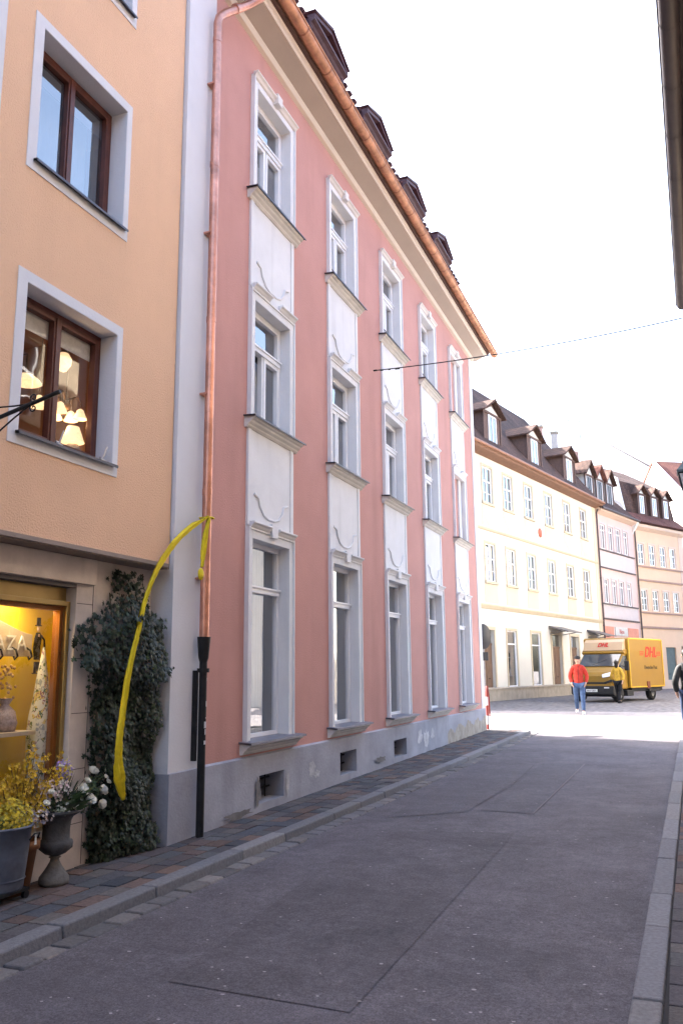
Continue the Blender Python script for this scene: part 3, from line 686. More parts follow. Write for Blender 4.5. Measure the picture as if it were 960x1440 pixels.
# patterned cone tree
def floral_mat(name):
    m=bpy.data.materials.new(name); m.use_nodes=True; n=m.node_tree; bs=n.nodes['Principled BSDF']; bs.inputs['Roughness'].default_value=.85
    tc=n.nodes.new('ShaderNodeTexCoord'); v=n.nodes.new('ShaderNodeTexVoronoi'); v.inputs['Scale'].default_value=22; n.links.new(tc.outputs['Object'],v.inputs['Vector'])
    sp=n.nodes.new('ShaderNodeSeparateColor'); n.links.new(v.outputs['Color'],sp.inputs[0])
    cr=n.nodes.new('ShaderNodeValToRGB'); cr.color_ramp.interpolation='CONSTANT'
    E_=[(0,(.65,.66,.62)),(.35,(.30,.34,.38)),(.5,(.6,.6,.58)),(.65,(.06,.12,.07)),(.75,(.62,.5,.2)),(.85,(.22,.08,.16)),(.9,(.66,.66,.64))]
    cr.color_ramp.elements[0].color=list(E_[0][1])+[1]; cr.color_ramp.elements[1].position=E_[1][0]; cr.color_ramp.elements[1].color=list(E_[1][1])+[1]
    for p,c in E_[2:]:
        e=cr.color_ramp.elements.new(p); e.color=list(c)+[1]
    ns=n.nodes.new('ShaderNodeTexNoise'); ns.inputs['Scale'].default_value=30; 
    n.links.new(tc.outputs['Object'],ns.inputs['Vector'])
    ad=n.nodes.new('ShaderNodeMath'); ad.operation='ADD'; n.links.new(sp.outputs[0],ad.inputs[0])
    m2=n.nodes.new('ShaderNodeMath'); m2.operation='MULTIPLY_ADD'; m2.inputs[1].default_value=.6; m2.inputs[2].default_value=-.3; n.links.new(ns.outputs['Fac'],m2.inputs[0]); n.links.new(m2.outputs[0],ad.inputs[1])
    n.links.new(ad.outputs[0],cr.inputs[0]); n.links.new(cr.outputs[0],bs.inputs['Base Color']); return m
floral=floral_mat('floral_print')
tr=thing('fabric_cone','tall cone of floral printed fabric standing in the shop window','decoration',W(5.52,SV+.27,.05),R(90)); tr.scale=(.68,.68,.93)
b=MB(); b.lathe([(.13,.75),(.135,.95),(.15,1.15),(.13,1.32),(.09,1.48),(.075,1.60),(.05,1.72),(.012,1.90)],n=20); b.build('fabric',floral,tr)
b=MB(); b.lathe([(0,.40),(.1,.40),(.1,.43),(.02,.45),(.02,.76),(.12,.76)],n=16); b.build('stand',bwd,tr)
sh=MB(); sh.box(3.9,5.40,SV+.2,SV+.48,1.13,1.16); o=sh.build('display_shelf',bwd,sf)
bg_=thing('flower_bag','small lavender patterned pouch on the display shelf','pouch',W(5.20,SV+.34,1.163),R(90))
b=MB(); b.lathe([(0,0),(.085,0),(.10,.06),(.08,.15),(.03,.20),(.06,.25)],n=14); b.build('cloth',mat('lavender_print',(.42,.34,.36),.9,.5,40),bg_)
b=MB()
for k in range(40):
    a=random.random()*6.28; h=random.uniform(.24,.50); r=random.uniform(0,.07); b.ell((r*math.cos(a),r*math.sin(a),h),(.012,.012,.014),5,4)
b.build('dried_flowers',mat('dried_petals',(.55,.36,.15),.9,.3,30),bg_)
vs_=thing('display_vase','dark green glass vase at the end of the display shelf','vase',W(5.02,SV+.34,1.163),R(90))
b=MB(); b.lathe([(0,0),(.06,0),(.08,.08),(.07,.18),(.03,.26),(.04,.30)],n=16); b.build('body',mat('green_glass',(.03,.08,.03),.2,.1,9),vs_)
# ------------------------------------------------------------------ lamps in the upper window
lampg=mat('lit_glass_shade',(.8,.6,.35),.5,.25,25,emit=(1,.66,.36),estr=.17)
brass=mat('aged_brass',(.16,.09,.04),.4,.2,9,metal=.8)
def tulip(n,parent,c,s=1,tilt=0):
    b=MB(); m_=Matrix.Rotation(tilt,4,'Y'); b.lathe([(.02*s,.0),(.045*s,-.02*s),(.06*s,-.06*s),(.085*s,-.12*s),(.10*s,-.15*s)],n=16,mtx=m_,c=c); return b.build(n,lampg,parent)
L1=thing('pendant_lamp','glowing globe pendant lamp high behind the right casement of the lower window','pendant lamp',W(5.43,.36,4.33),R(90))
b=MB(); b.lathe([(.0,-.17),(.03,-.155),(.065,-.10),(.07,-.05),(.04,.0),(.02,.015)],n=16); b.build('lamp_shade',lampg,L1); b=MB(); b.tube([(0,0,.01),(0,0,.5)],.008,6); b.lathe([(.045,0),(.03,.03),(.0,.04)],n=12); b.build('mount',brass,L1)
L2=thing('chandelier','brass chandelier with lit frilled glass shades in the lower window','chandelier',W(5.56,.42,3.96),R(90))
b=MB(); b.tube([(0,0,0),(0,0,.8)],.006,6); b.lathe([(0,-.1),(.03,-.08),(.04,-.04),(.02,0),(0,.02)],n=12)
for a in (200,330,80,20):
    ca,sa=math.cos(R(a)),math.sin(R(a)); b.tube([(0,0,-.05),(.06*ca,.06*sa,.03),(.10*ca,.10*sa,.05),(.13*ca,.13*sa,-.01),(.13*ca,.13*sa,-.06)],.007,6)
b.build('arms',brass,L2)
for a in (200,330,80,20): tulip('lamp_shade',L2,(.13*math.cos(R(a)),.13*math.sin(R(a)),-.06),.62)
L3=thing('wall_lamp','low dish lamp glowing at the left edge of the lower window','lamp',W(5.02,.38,3.98),R(90))
b=MB(); b.lathe([(.13,-.05),(.11,-.02),(.06,.02),(.02,.03)],n=18); b.build('lamp_shade',lampg,L3); b=MB(); b.tube([(0,0,.03),(0,0,.2),(.1,.3,.25)],.008,6); b.build('arm',brass,L3)
L4=thing('small_pendant','small frilled pendant lamp behind the left casement of the lower window','pendant lamp',W(5.19,.38,3.88),R(90))
tulip('lamp_shade',L4,(0,0,0),.7); b=MB(); b.tube([(0,0,0),(0,0,.6)],.005,6); b.build('cord',brass,L4)
L5=thing('table_lamp','grey table lamp with pleated lit shade on the window board','table lamp',W(5.60,.36,3.375),R(90))
b=MB(); b.lathe([(0,0),(.09,0),(.10,.05),(.07,.14),(.05,.18),(.01,.19)],n=18); b.build('base',mat('grey_ceramic',(.2,.19,.19),.5,.1,9),L5)
b=MB(); b.lathe([(.10,.20),(.05,.34)],n=22,smooth=False); b.build('lamp_shade',lampg,L5)
pl=bpy.data.lights.new('chandelier_bulb','POINT'); pl.energy=1.6; pl.color=(1,.65,.35); pl.shadow_soft_size=.08; p_=bpy.data.objects.new('bulb_light',pl); COL.objects.link(p_); p_.parent=L2; p_.location=(0,0,-.2)
# wrought iron bracket in front of the orange house
br=thing('iron_bracket','black wrought iron sign bracket with scrolls jutting out before the lamp window','bracket',W(4.2,0,0),R(90))
E=MB(); A=Vector((0,-.01,3.29)); Bp=Vector((0,-.70,3.45)); d_=Bp-A
def onbar(t,up=0): p=A+d_*t; return Vector((p.x,p.y,p.z+up))
E.tube([A,Bp],.015,8)
E.tube([onbar(.66),onbar(.45,.035),onbar(.2,.085),onbar(0,.10)],.006,6); E.tube([onbar(.66),onbar(.45,-.05),onbar(.2,-.12),onbar(0,-.20)],.006,6)
def sp(t,s,r=.033):
    P=[]
    for k in range(18):
        q=k/17; a=math.pi/2-s*0+q*2.4*math.pi; rr=r*(1-.75*q); c0=onbar(t,s*.036)
        P.append(Vector((0,c0.y+rr*math.sin(a-math.pi/2),c0.z-s*rr*math.cos(a-math.pi/2))))
    return P
for t in (.68,.22):
    E.tube(sp(t,1),.005,6); E.tube(sp(t,-1),.005,6)
E.build('scrollwork',iron,br)
E=MB(); E.box(-.03,.03,-.012,0,3.05,3.42); E.build('wall_plate',iron,br)
# ------------------------------------------------------------------ ivy
ivm=bpy.data.materials.new('ivy_leaf'); ivm.use_nodes=True; n=ivm.node_tree; bs=n.nodes['Principled BSDF']; bs.inputs['Roughness'].default_value=.5; bs.inputs['Specular IOR Level'].default_value=.3
a_=n.nodes.new('ShaderNodeAttribute'); a_.attribute_name='tint'; n.links.new(a_.outputs['Color'],bs.inputs['Base Color'])
def leaf(b,c,nrm,size,tint,spin):
    nrm=nrm.normalized(); t=nrm.cross(Vector((0,0,1))); 
    if t.length<.1: t=Vector((1,0,0))
    t.normalize(); u=nrm.cross(t); ca,sa=math.cos(spin),math.sin(spin); t,u=t*ca+u*sa,-t*sa+u*ca
    sh=[(0,-.1),(.32,-.35),(.55,-.05),(.38,.12),(.5,.45),(.18,.38),(0,.85),(-.18,.38),(-.5,.45),(-.38,.12),(-.55,-.05),(-.32,-.35)]
    P=[c]+[c+t*x*size+u*y*size-nrm*(.25*size*(abs(x)+abs(y)*.4)) for x,y in sh]; m_=len(sh)
    b.add(P,[(0,1+k,1+(k+1)%m_) for k in range(m_)],False,tint)
iv=thing('ivy_plant','dark green ivy climbing the limestone beside the shop window','ivy',(OX-SV,6.3,S(6.3)),0)
b=MB(); prof_=[(.0,5.84,6.54),(.3,5.80,6.57),(.7,5.82,6.57),(1.0,5.78,6.57),(1.3,5.80,6.58),(1.45,5.82,6.58),(1.6,5.62,6.58),(1.78,5.50,6.57),(1.9,5.56,6.57),(2.05,5.85,6.54),(2.2,5.98,6.45),(2.42,6.02,6.3)]
def lim(z):
    for i in range(len(prof_)-1):
        if prof_[i][0]<=z<=prof_[i+1][0]:
            t=(z-prof_[i][0])/(prof_[i+1][0]-prof_[i][0]); return [prof_[i][k]*(1-t)+prof_[i+1][k]*t for k in (1,2)]
    return prof_[-1][1:]
rr=random.Random(3)
blobs=[(rr.uniform(0,1),rr.uniform(0,2.3),rr.uniform(.08,.2)) for _ in range(46)]
cnt=0
while cnt<4700:
    z=rr.uniform(.02,2.42); a,c=lim(z); 
    if z>2.05 and rr.random()<.72: continue
    q=rr.random(); u=a+(c-a)*q; 
    bulge=.17+.05*math.sin(z*5+u*7)+.03*math.sin(z*13)+(.12 if 1.45<z<2.0 else 0); 
    edge=min(1,(u-a+.02)/.14,(c-u+.09)/.14); D=max(.04,bulge*edge)
    out=D*(1-rr.random()**2*.9)
    if rr.random()<.13: u+=rr.uniform(-.12,.03)
    if u>6.60-.015: u=6.585
    g=rr.uniform(.6,1.3); tint=(.013*g,.024*g,.013*g) if rr.random()<.85 else (.03*g,.052*g,.024*g)
    nr=Vector((1,rr.uniform(-.7,.5),rr.uniform(-.1,.9)))
    leaf(b,Vector((out+.01,u-6.3,z-.02)),nr,rr.uniform(.026,.056),tint,rr.uniform(2.4,3.9)); cnt+=1
for k in range(90):   # loose sprigs reaching to the left and right
    t=rr.random(); leaf(b,Vector((.2+.1*t+rr.uniform(-.05,.05),5.56-.14*t-6.3+rr.uniform(-.05,.05),1.74-.2*t+rr.uniform(-.04,.04))),Vector((1,rr.uniform(-.8,.2),.5)),rr.uniform(.025,.045),(.014,.027,.014),rr.uniform(2.5,3.7))
b.build('foliage',ivm,iv)
b=MB()
for k in range(9):
    u=rr.uniform(-.28,.2); P=[]
    for j in range(12): P.append((.02+rr.uniform(0,.02),u+rr.uniform(-.03,.03)+.02*j*rr.uniform(-.5,.5),j*.2))
    b.tube(P,[.016-.001*j for j in range(12)],6)
b.build('stem',mat('ivy_bark',(.09,.065,.045),.9,.3,20),iv)
# ------------------------------------------------------------------ urn, tubs and flowers
def hblob(b,c,r,n,size,cols,rnd,flat=1):
    for _ in range(n):
        while True:
            p=Vector((rnd.uniform(-1,1),rnd.uniform(-1,1),rnd.uniform(-1,1)))
            if p.length<=1: break
        q=Vector(c)+Vector((p.x*r[0],p.y*r[1],p.z*r[2])); col=rnd.choice(cols); g=rnd.uniform(.7,1.2); col=tuple(x*g for x in col)
        nr=(p+Vector((.6,-.4,.5))); leaf5(b,q,nr,size*rnd.uniform(.7,1.3),col,rnd)
def leaf5(b,c,nr,s,col,rnd):
    nr=nr.normalized(); t=nr.cross(Vector((0,0,1))); t=t.normalized() if t.length>.1 else Vector((1,0,0)); u=nr.cross(t); P=[c-nr*s*.2]
    o=rnd.random()*6
    for k in range(10):
        a=o+2*math.pi*k/10; q=s*(1 if k%2==0 else .5); P.append(c+t*q*math.cos(a)+u*q*math.sin(a)+nr*s*(.15 if k%2==0 else 0))
    b.add(P,[(0,1+k,1+(k+1)%10) for k in range(10)],False,col)
def blade(b,base,tip,w,col):
    base,tip=Vector(base),Vector(tip); m_=(base+tip)/2; d=(tip-base).cross(Vector((.5,.4,.3))).normalized()*w
    b.add([base,m_+d,tip,m_-d],[(0,1,2,3)],False,col)
flm=attr_mat('petals',.7,.1,60,.15)
rn=random.Random(11)
UZ=S(5.6)
UX,UY=-4.39,5.24
ur=thing('stone_urn','grey fluted garden urn on a pedestal foot left of the ivy','urn',(UX,UY,UZ))
b=MB(); b.lathe([(0,0),(.105,0),(.11,.02),(.105,.05),(.085,.075),(.055,.12),(.035,.155),(.03,.175),(.045,.185),(.03,.195)],n=28); b.build('foot',mat('weathered_cast_stone',(.15,.14,.13),.9,.35,12,.6,40),ur)
b=MB()
n=36; prof_u=[(.03,.195),(.07,.21),(.115,.25),(.125,.285),(.12,.30),(.10,.31),(.098,.38),(.105,.44),(.12,.47),(.165,.495),(.185,.505),(.185,.52),(.16,.522),(.13,.49),(.0,.47)]
vs=[]
for (r,z) in prof_u:
    for k in range(n):
        an=2*math.pi*k/n; q=r*(1+(.07 if (k%3==0 and .2<z<.27) else 0)); vs.append((q*math.cos(an),q*math.sin(an),z))
b.add(vs,[(i*n+k,i*n+(k+1)%n,(i+1)*n+(k+1)%n,(i+1)*n+k) for i in range(len(prof_u)-1) for k in range(n)],True)
b.build('bowl',mat('urn_grey',(.085,.085,.09),.85,.35,10,.5,40),ur)
bq=thing('urn_bouquet','bouquet of white roses with lilac and pink blossom filling the urn','bouquet',(UX,UY,UZ+.49),0)
b=MB()
for k in range(260):
    a=rn.random()*6.28; l=rn.uniform(.12,.34); e=rn.uniform(.2,1.2); bs_=(.08*math.cos(a)*rn.random(),.08*math.sin(a),0); tip=(l*math.cos(a)*math.cos(e)*1.0,l*math.sin(a)*math.cos(e)*1.0,l*math.sin(e))
    blade(b,(tip[0]*.4,tip[1]*.4,tip[2]*.4),tip,rn.uniform(.006,.02),rn.choice([(.03,.055,.02),(.05,.08,.03),(.04,.05,.03)]))
hblob(b,(.02,.02,.09),(.17,.17,.09),260,.02,[(.03,.05,.02),(.05,.07,.03)],rn)
b.build('greenery',ivm,bq)
b=MB(); hblob(b,(.02,-.06,.17),(.13,.13,.09),240,.012,[(.6,.5,.46),(.5,.36,.36),(.55,.52,.45)],rn); b.build('pink_blossom',flm,bq)
b=MB(); hblob(b,(-.02,.08,.30),(.06,.08,.09),150,.012,[(.25,.18,.45),(.32,.25,.5),(.5,.42,.15)],rn); b.build('lilac_sprig',flm,bq)
b=MB(); hblob(b,(.10,-.05,.05),(.09,.09,.05),90,.012,[(.5,.5,.42),(.4,.42,.3)],rn); b.build('white_sprig',flm,bq)
rosem=mat('white_rose',(.78,.77,.70),.6,.06,20)
def rose(parent,c,s,tilt):
    b=MB(); m_=Euler(tilt).to_matrix().to_4x4()
    for l,(r,h,n_) in enumerate(((.3,.9,3),(.55,.85,5),(.85,.7,6))):
        for k in range(n_):
            a=2*math.pi*(k+.5*l)/n_; P=[]
            for (da,hh,rr_) in ((-.5,.1,.3),(0,.0,.25),(.5,.1,.3),(.62,.6,1),(.35,1.,1.0),(0,1.08,1.02),(-.35,1.,1.0),(-.62,.6,1)):
                q=r*rr_*s; an=a+da*2*math.pi/n_*1.1; P.append(Vector(c)+(m_@Vector((q*math.cos(an),q*math.sin(an),hh*h*s))))
            b.add(P,[tuple(range(8))],True)
    b.ell(Vector(c)+m_@Vector((0,0,.4*s)),(.3*s,.3*s,.4*s),6,5)
    return b.build('rose',rosem,parent)
for c,s,t in [((.13,.10,.16),.05,(.3,.9,0)),((.15,.16,.07),.058,(.3,.8,.4)),((.02,.36,.25),.052,(-.5,.5,.6)),((.06,.24,.20),.035,(0,.8,0)),((.03,.47,.10),.05,(-1.2,.6,0)),((.02,.48,.00),.045,(-1.7,.4,0)),((.04,.50,.20),.026,(-.8,.5,0)),((.02,.56,.155),.028,(-.8,.4,0)),((.16,.00,.045),.03,(.2,.9,0)),((.03,-.02,.33),.026,(0,.2,0)),((.12,-.22,.18),.028,(.3,.5,0)),((.18,-.34,.12),.03,(.2,.7,0))]:
    rose(bq,c,s,t)
    
b=MB()
for k in range(26):
    y=rn.uniform(.15,.5); b.tube([(.0,.05,0),(.02,y*.6,.12),(.03,y,rn.uniform(.02,.24))],.003,4)
hblob(b,(.03,.33,.13),(.06,.14,.09),80,.018,[(.04,.07,.03),(.06,.08,.05)],rn)
b.build('rose_stems',ivm if 0 else mat('stem_green',(.04,.07,.03),.7,.2,9),bq)
# zinc tub on castors
TX,TY=-4.44,4.73; TZ=S(4.9)
tb=thing('zinc_tub','grey zinc tub on a castor dolly at the left edge','tub',(TX,TY,TZ))
b=MB(); b.lathe([(0,.075),(.165,.075),(.17,.09),(.19,.30),(.205,.475),(.215,.48),(.215,.495),(.20,.495),(.19,.44),(0,.43)],n=32)
b.lathe([(.176,.14),(.182,.145),(.178,.155)],n=32); b.build('shell',mat('zinc_grey',(.13,.145,.19),.45,.3,7,.1,20,metal=.35),tb)
b=MB(); b.tube([(.21,.05,.40),(.235,.07,.44),(.235,.12,.44),(.205,.14,.40)],.006,6); b.build('handle',iron,tb)
bx('dolly',iron,tb,-.15,.15,-.15,.15,.055,.074)
for k,(x,y) in enumerate(((.13,.13),(.13,-.13),(-.13,.13),(-.13,-.13))):
    b=MB(); b.tube([(x-.012,y,.028),(x+.012,y,.028)],.027,14); b.build('castor',blk,tb)
pt=thing('price_tag','white paper tag tied to the rim of the zinc tub','tag',(TX+.19,TY+.10,TZ+.42)); b=MB(); b.prism([(.02,0,-.06),(.02,.022,-.06),(.02,.016,.01),(.02,.006,.01)],(.003,0,0)); b.tube([(.02,.01,.01),(.01,.0,.07)],.0015,4); b.build('paper',rosem,pt)
yb=thing('yellow_shrub','dense bright yellow blossom mound in the zinc tub','flowers',(TX,TY,TZ+.44))
b=MB(); hblob(b,(.0,.0,.10),(.21,.22,.14),1500,.014,[(.62,.46,.03),(.7,.55,.06),(.45,.33,.03),(.25,.22,.04)],rn); b.build('blossom',flm,yb)
b=MB(); hblob(b,(0,0,.05),(.18,.18,.08),200,.02,[(.05,.07,.02)],rn)
b.build('leaves',ivm,yb)
# second pot behind, terracotta, with forsythia and mixed blossom
P2x,P2y=-4.46,4.93
po=thing('terracotta_pot','orange terracotta pot half hidden between the urn and the tub','plant pot',(P2x,P2y,S(5.1)))
b=MB(); b.lathe([(0,0),(.09,0),(.13,.30),(.15,.30),(.15,.36),(.135,.36),(.13,.32),(0,.32)],n=24); b.build('body',mat('terracotta',(.20,.085,.035),.85,.2,10),po)
fo=thing('forsythia_bunch','tall spray of orange yellow forsythia twigs behind the tub','flowers',(P2x,P2y,S(5.1)+.34))
b=MB(); tw=MB()
for k in range(42):
    a=rn.random()*6.28; l=rn.uniform(.3,.66); e=rn.uniform(.85,1.45); P=[Vector((0,0,0))]
    for j in range(1,7):
        t=j/6; P.append(Vector((l*t*math.cos(a)*math.cos(e)*.7,l*t*math.sin(a)*math.cos(e)*1.15,l*t*math.sin(e)))+Vector([rn.uniform(-.01,.01) for _ in range(3)]))
    tw.tube(P,.003,4)
    for j in range(2,7):
        for _ in range(11):
            leaf5(b,P[j]+Vector([rn.uniform(-.025,.025) for _ in range(3)]),Vector((1,rn.uniform(-1,1),rn.uniform(-.5,1))),rn.uniform(.011,.02),rn.choice([(.62,.40,.03),(.7,.48,.04),(.45,.28,.04)]),rn)
hblob(b,(.10,.02,.18),(.12,.22,.08),200,.013,[(.5,.42,.36),(.5,.34,.25),(.3,.28,.34),(.45,.48,.42)],rn)
b.build('blossom',flm,fo); tw.build('twigs',mat('twig_brown',(.10,.07,.04),.9,.2,20),fo)
# ------------------------------------------------------------------ yellow ribbon garland
ribm=mat('yellow_crepe',(.72,.56,.02),.75,.12,30,.3,50)
rb=thing('yellow_streamer','long yellow cloth streamer tied to the copper downpipe and swept down past the ivy','streamer',(PX,0,0),R(90))
def ribbon(path,ws,name,seed=0):
    b=MB(); rr=random.Random(seed); P=[Vector(p) for p in path]; Q=[];Ws=[]
    for i in range(len(P)-1):
        p0,p1,p2,p3=P[max(i-1,0)],P[i],P[i+1],P[min(i+2,len(P)-1)]
        for k in range(12):
            t=k/12; Q.append(.5*((2*p1)+(-p0+p2)*t+(2*p0-5*p1+4*p2-p3)*t*t+(-p0+3*p1-3*p2+p3)*t**3)); Ws.append(ws[i]*(1-t)+ws[i+1]*t)
    Q.append(P[-1]); Ws.append(ws[-1]); nn=7; vs=[]
    for i,q in enumerate(Q):
        t=(Q[min(i+1,len(Q)-1)]-Q[max(i-1,0)]).normalized(); side=t.cross(Vector((0,-1,0))); side=side.normalized() if side.length>.05 else Vector((1,0,0))
        for k in range(nn):
            s=k/(nn-1)-.5; fold=.02*math.sin(s*11+i*.09)+rr.uniform(-.003,.003)+.022*s*math.sin(i*.11)
            vs.append(q+side*s*Ws[i]*(1+.08*math.sin(i*.33)+.03*math.sin(i*.9))+Vector((0,fold,0)))
    b.add(vs,[(i*nn+k,i*nn+k+1,(i+1)*nn+k+1,(i+1)*nn+k) for i in range(len(Q)-1) for k in range(nn-1)],True)
    o=b.build(name,ribm,rb); m_=o.modifiers.new('thickness','SOLIDIFY'); m_.thickness=.003; return o
ribbon([(6.99,-.155,3.12),(6.93,-.13,3.07),(6.79,-.11,2.99),(6.49,-.10,2.78),(6.24,-.10,2.52),(6.07,-.11,2.25),(5.96,-.12,1.97),(5.83,-.13,1.58),(5.77,-.13,1.24),(5.74,-.13,.96),(5.76,-.13,.77),(5.83,-.13,.60)],[.015,.02,.045,.065,.05,.04,.045,.055,.07,.085,.095,.02],'long_tail',1)
ribbon([(6.99,-.17,3.10),(6.94,-.17,2.95),(6.90,-.17,2.75),(6.88,-.17,2.60)],[.025,.045,.03,.02],'short_tail',2)
b=MB(); b.ell((6.86,-.17,2.53),(.045,.02,.06),12,8); b.tube([(6.99,-.15,3.11),(7.06,-.165,3.12),(7.12,-.15,3.12),(7.12,-.05,3.11),(7.06,-.03,3.11),(6.99,-.06,3.11),(6.99,-.15,3.11)],.008,6); b.build('knot',ribm,rb)
# ------------------------------------------------------------------ traffic sign and barrier post at the pink corner
sg=thing('round_sign','round traffic sign seen edge on at the far pink corner','traffic sign',(-4.40,20.32,S(20)))
b=MB(); b.tube([(0,0,0),(0,0,2.45)],.03,10); b.build('post',mat('galvanised_post',(.3,.3,.31),.5,.1,9,metal=.6),sg)
m_=Matrix.Rotation(R(90),4,'X')@Matrix.Rotation(0,4,'Z'); m_=Matrix.Rotation(R(66),4,'Z')@m_
b=MB(); b.lathe([(0,-.012),(.3,-.012),(.31,0),(.3,.012),(0,.012)],n=32,mtx=m_,c=(0.02,0,2.2)); b.build('disc',mat('sign_back',(.03,.03,.035),.5,.1,9,metal=.3),sg)
b=MB(); b.box(-.02,.12,-.03,.02,1.62,1.82); b.build('plate',MAT['sign_back'],sg)
bp_=thing('barrier_post','red and white striped metal hoop post low by the pink corner','post',(-4.33,20.2,S(20)))
redp=mat('red_paint',(.22,.03,.025),.5,.1,9); whp=mat('white_paint',(.5,.5,.5),.5,.05,9)
for pts_,r_0 in (([(0,0,.0),(0,0,.12)],.03),([(0,0,.32),(0,0,.56)],.03),([(0,0,.76),(0,.02,.94),(0,.06,1.0)],.03),([(0,.06,1.0),(0,.13,.96),(.01,.16,.80),(.02,.16,.3)],.02)):
    b=MB(); b.tube(pts_,r_0,10); b.build('red_band',redp,bp_)
for za in (.12,.56):
    b=MB(); b.tube([(0,0,za),(0,0,za+.2)],.0295,10); b.build('white_band',whp,bp_)
# ------------------------------------------------------------------ far houses
ycream=mat('cream_facade',(.61,.59,.54),.9,.05,.6,.2,20,stain=.08); yfield=mat('yellow_field',(.62,.53,.40),.9,.06,.8,.2,20)
ytrim=mat('yellow_trim',(.50,.43,.32),.85,.06,2); plst=mat('sandstone_base',(.34,.30,.25),.9,.2,3,.3,20,stain=.2)
fglass=glass_mat('far_glass',(.22,.25,.28),1.4); 
pkf=mat('pale_pink_facade',(.60,.44,.42),.9,.06,.8); pkf2=mat('grey_pink_panel',(.50,.45,.47),.9,.06,2)
orf=mat('pale_orange_facade',(.62,.44,.32),.9,.06,.8); orf2=mat('peach_trim',(.60,.46,.38),.9,.05,2)
eavem=mat('eaves_brown',(.20,.11,.075),.7,.2,5); slate=mat('dormer_shingle',(.12,.075,.065),.8,.25,12,.4,40)
drk=mat('dark_opening',(.05,.04,.035),.8,.2,4)
def house_root(name,label,P,d): return thing(name,label,'house',(P[0],P[1],0),ANG(d))
def fwin(parent,u,z0,z1,wd,frame_m,style='cross',sur=None,sill=True,pm=None):
    f=MB(); hw=wd/2
    if sur:
        ring(f,u-hw-.12,u+hw+.12,z0-.02,z1+.12,.12,-.03,.0,False)
    f2=MB() if sur else f
    ring(f2,u-hw,u+hw,z0,z1,.06,.05,.12)
    if style in('cross','t','bars'): f2.box(u-.03,u+.03,.05,.12,z0+.06,z1-.06)
    if style=='cross': 
        f2.box(u-hw+.06,u+hw-.06,.04,.121,z0+(z1-z0)*.60-.035,z0+(z1-z0)*.60+.035)
        for k in (.28,): f2.box(u-hw+.06,u+hw-.06,.06,.11,z0+(z1-z0)*k-.012,z0+(z1-z0)*k+.012)
    if style=='t' or style=='shop': f2.box(u-hw+.06,u+hw-.06,.04,.121,z0+(z1-z0)*.76-.03,z0+(z1-z0)*.76+.03)
    if sur:
        o=f.build('window',sur,parent); f2.build('frame',frame_m,o)
    else: o=f.build('window',frame_m,parent)
    g=MB(); g.quad((u-hw+.03,.085,z0+.03),(u+hw-.03,.085,z0+.03),(u+hw-.03,.085,z1-.03),(u-hw+.03,.085,z1-.03)); g.build('pane',pm or fglass,o)
    if style in ('cross','t'):
        g=MB(); g.quad((u-hw+.03,.16,z0+.03),(u-hw*.2,.16,z0+.03),(u-hw*.5,.16,z1-.03),(u-hw+.03,.16,z1-.03)); g.quad((u+hw*.25,.16,z0+.03),(u+hw-.03,.16,z0+.03),(u+hw-.03,.16,z1-.03),(u+hw*.5,.16,z1-.03)); g.build('curtain',curtain,o)
    if sill:
        s=MB(); s.box(u-hw-.16,u+hw+.16,-.09,.04,z0-.12,z0-.0); s.build('sill',sur or frame_m,o)
    return o
def gable_dormer(parent,u,hw,v,zb,ze,za,back,wall_m,roof_m,win=(.5,.0,1),frame=frame_w,name='dormer',pane=None,front=None):
    d=MB(); d.box(u-hw+.2,u+hw-.2,v,back,zb,ze)
    d.prism([(u-hw+.2,v,ze),(u+hw-.2,v,ze),(u,v,za-.12)],(0,back-v,0))
    o=d.build(name,wall_m,parent)
    r=MB(); 
    for sx in (-1,1):
        r.prism([(u+sx*(hw+.05),v-.28,ze-.02),(u+sx*(hw+.05),v-.28,ze-.10),(u,v-.28,za-.06),(u,v-.28,za+.06)],(0,back-v+.28,0))
    r.build('dormer_roof',roof_m,o)
    r=MB(); 
    r.box(u-hw+.12,u+hw-.12,v-.06,v-.001,ze-.12,ze+.0)
    for sx in (-1,1): r.box(u+sx*(hw-.2)-.06,u+sx*(hw-.2)+.06,v-.05,v-.001,zb,ze-.12)
    r.build('dormer_trim',front or slate,o)
    g=MB(); g.prism([(u-hw+.42,v-.012,ze+.05),(u+hw-.42,v-.012,ze+.05),(u,v-.012,za-.30)],(0,.01,0)); g.build('gable_field',ycream,o)
    w_=MB(); a,b_,c=win; ring(w_,u-a,u+a,zb+b_,ze-.14,.07,v-.045,v-.005); w_.box(u-.03,u+.03,v-.045,v-.005,zb+b_+.07,ze-.2)
    wn=w_.build('window',frame,o); g=MB(); g.quad((u-a,v-.02,zb+b_),(u+a,v-.02,zb+b_),(u+a,v-.02,ze-.14),(u-a,v-.02,ze-.14)); g.build('pane',pane or fglass,wn)
    return o
def gable_roof(parent,u0,u1,ve,ze,vr,zr,depth,m,name='roof',th=.14,gm=None):
    b=MB()
    b.prof([(ve,ze),(vr,zr),(2*vr-ve,ze),(2*vr-ve,ze-th),(vr,zr-th*1.6),(ve,ze-th)],u0-.15,u1+.15)
    o=b.build(name,m,parent)
    if gm:
        b=MB(); b.prof([(0,ze-th),(vr,zr-th*1.7),(2*vr,ze-th)],u0,u1); b.build('gable_wall',gm,parent)
    return o
def pipe(parent,u,z0,z1,m,v=-.12,r=.055,neck=.35):
    b=MB(); b.tube([(u,v,z0),(u,v,z1-.5),(u+.03,v-.05,z1-.35),(u+neck,v-.25,z1-.08),(u+neck,v-.28,z1)],r,8)
    for k in range(3): b.tube([(u,v,z0+1+k*3),(u,v,z0+1.06+k*3)],r*1.25,8)
    return b.build('downpipe',m,parent)
dpm=mat('dark_downpipe',(.09,.07,.07),.5,.2,5,metal=.3)
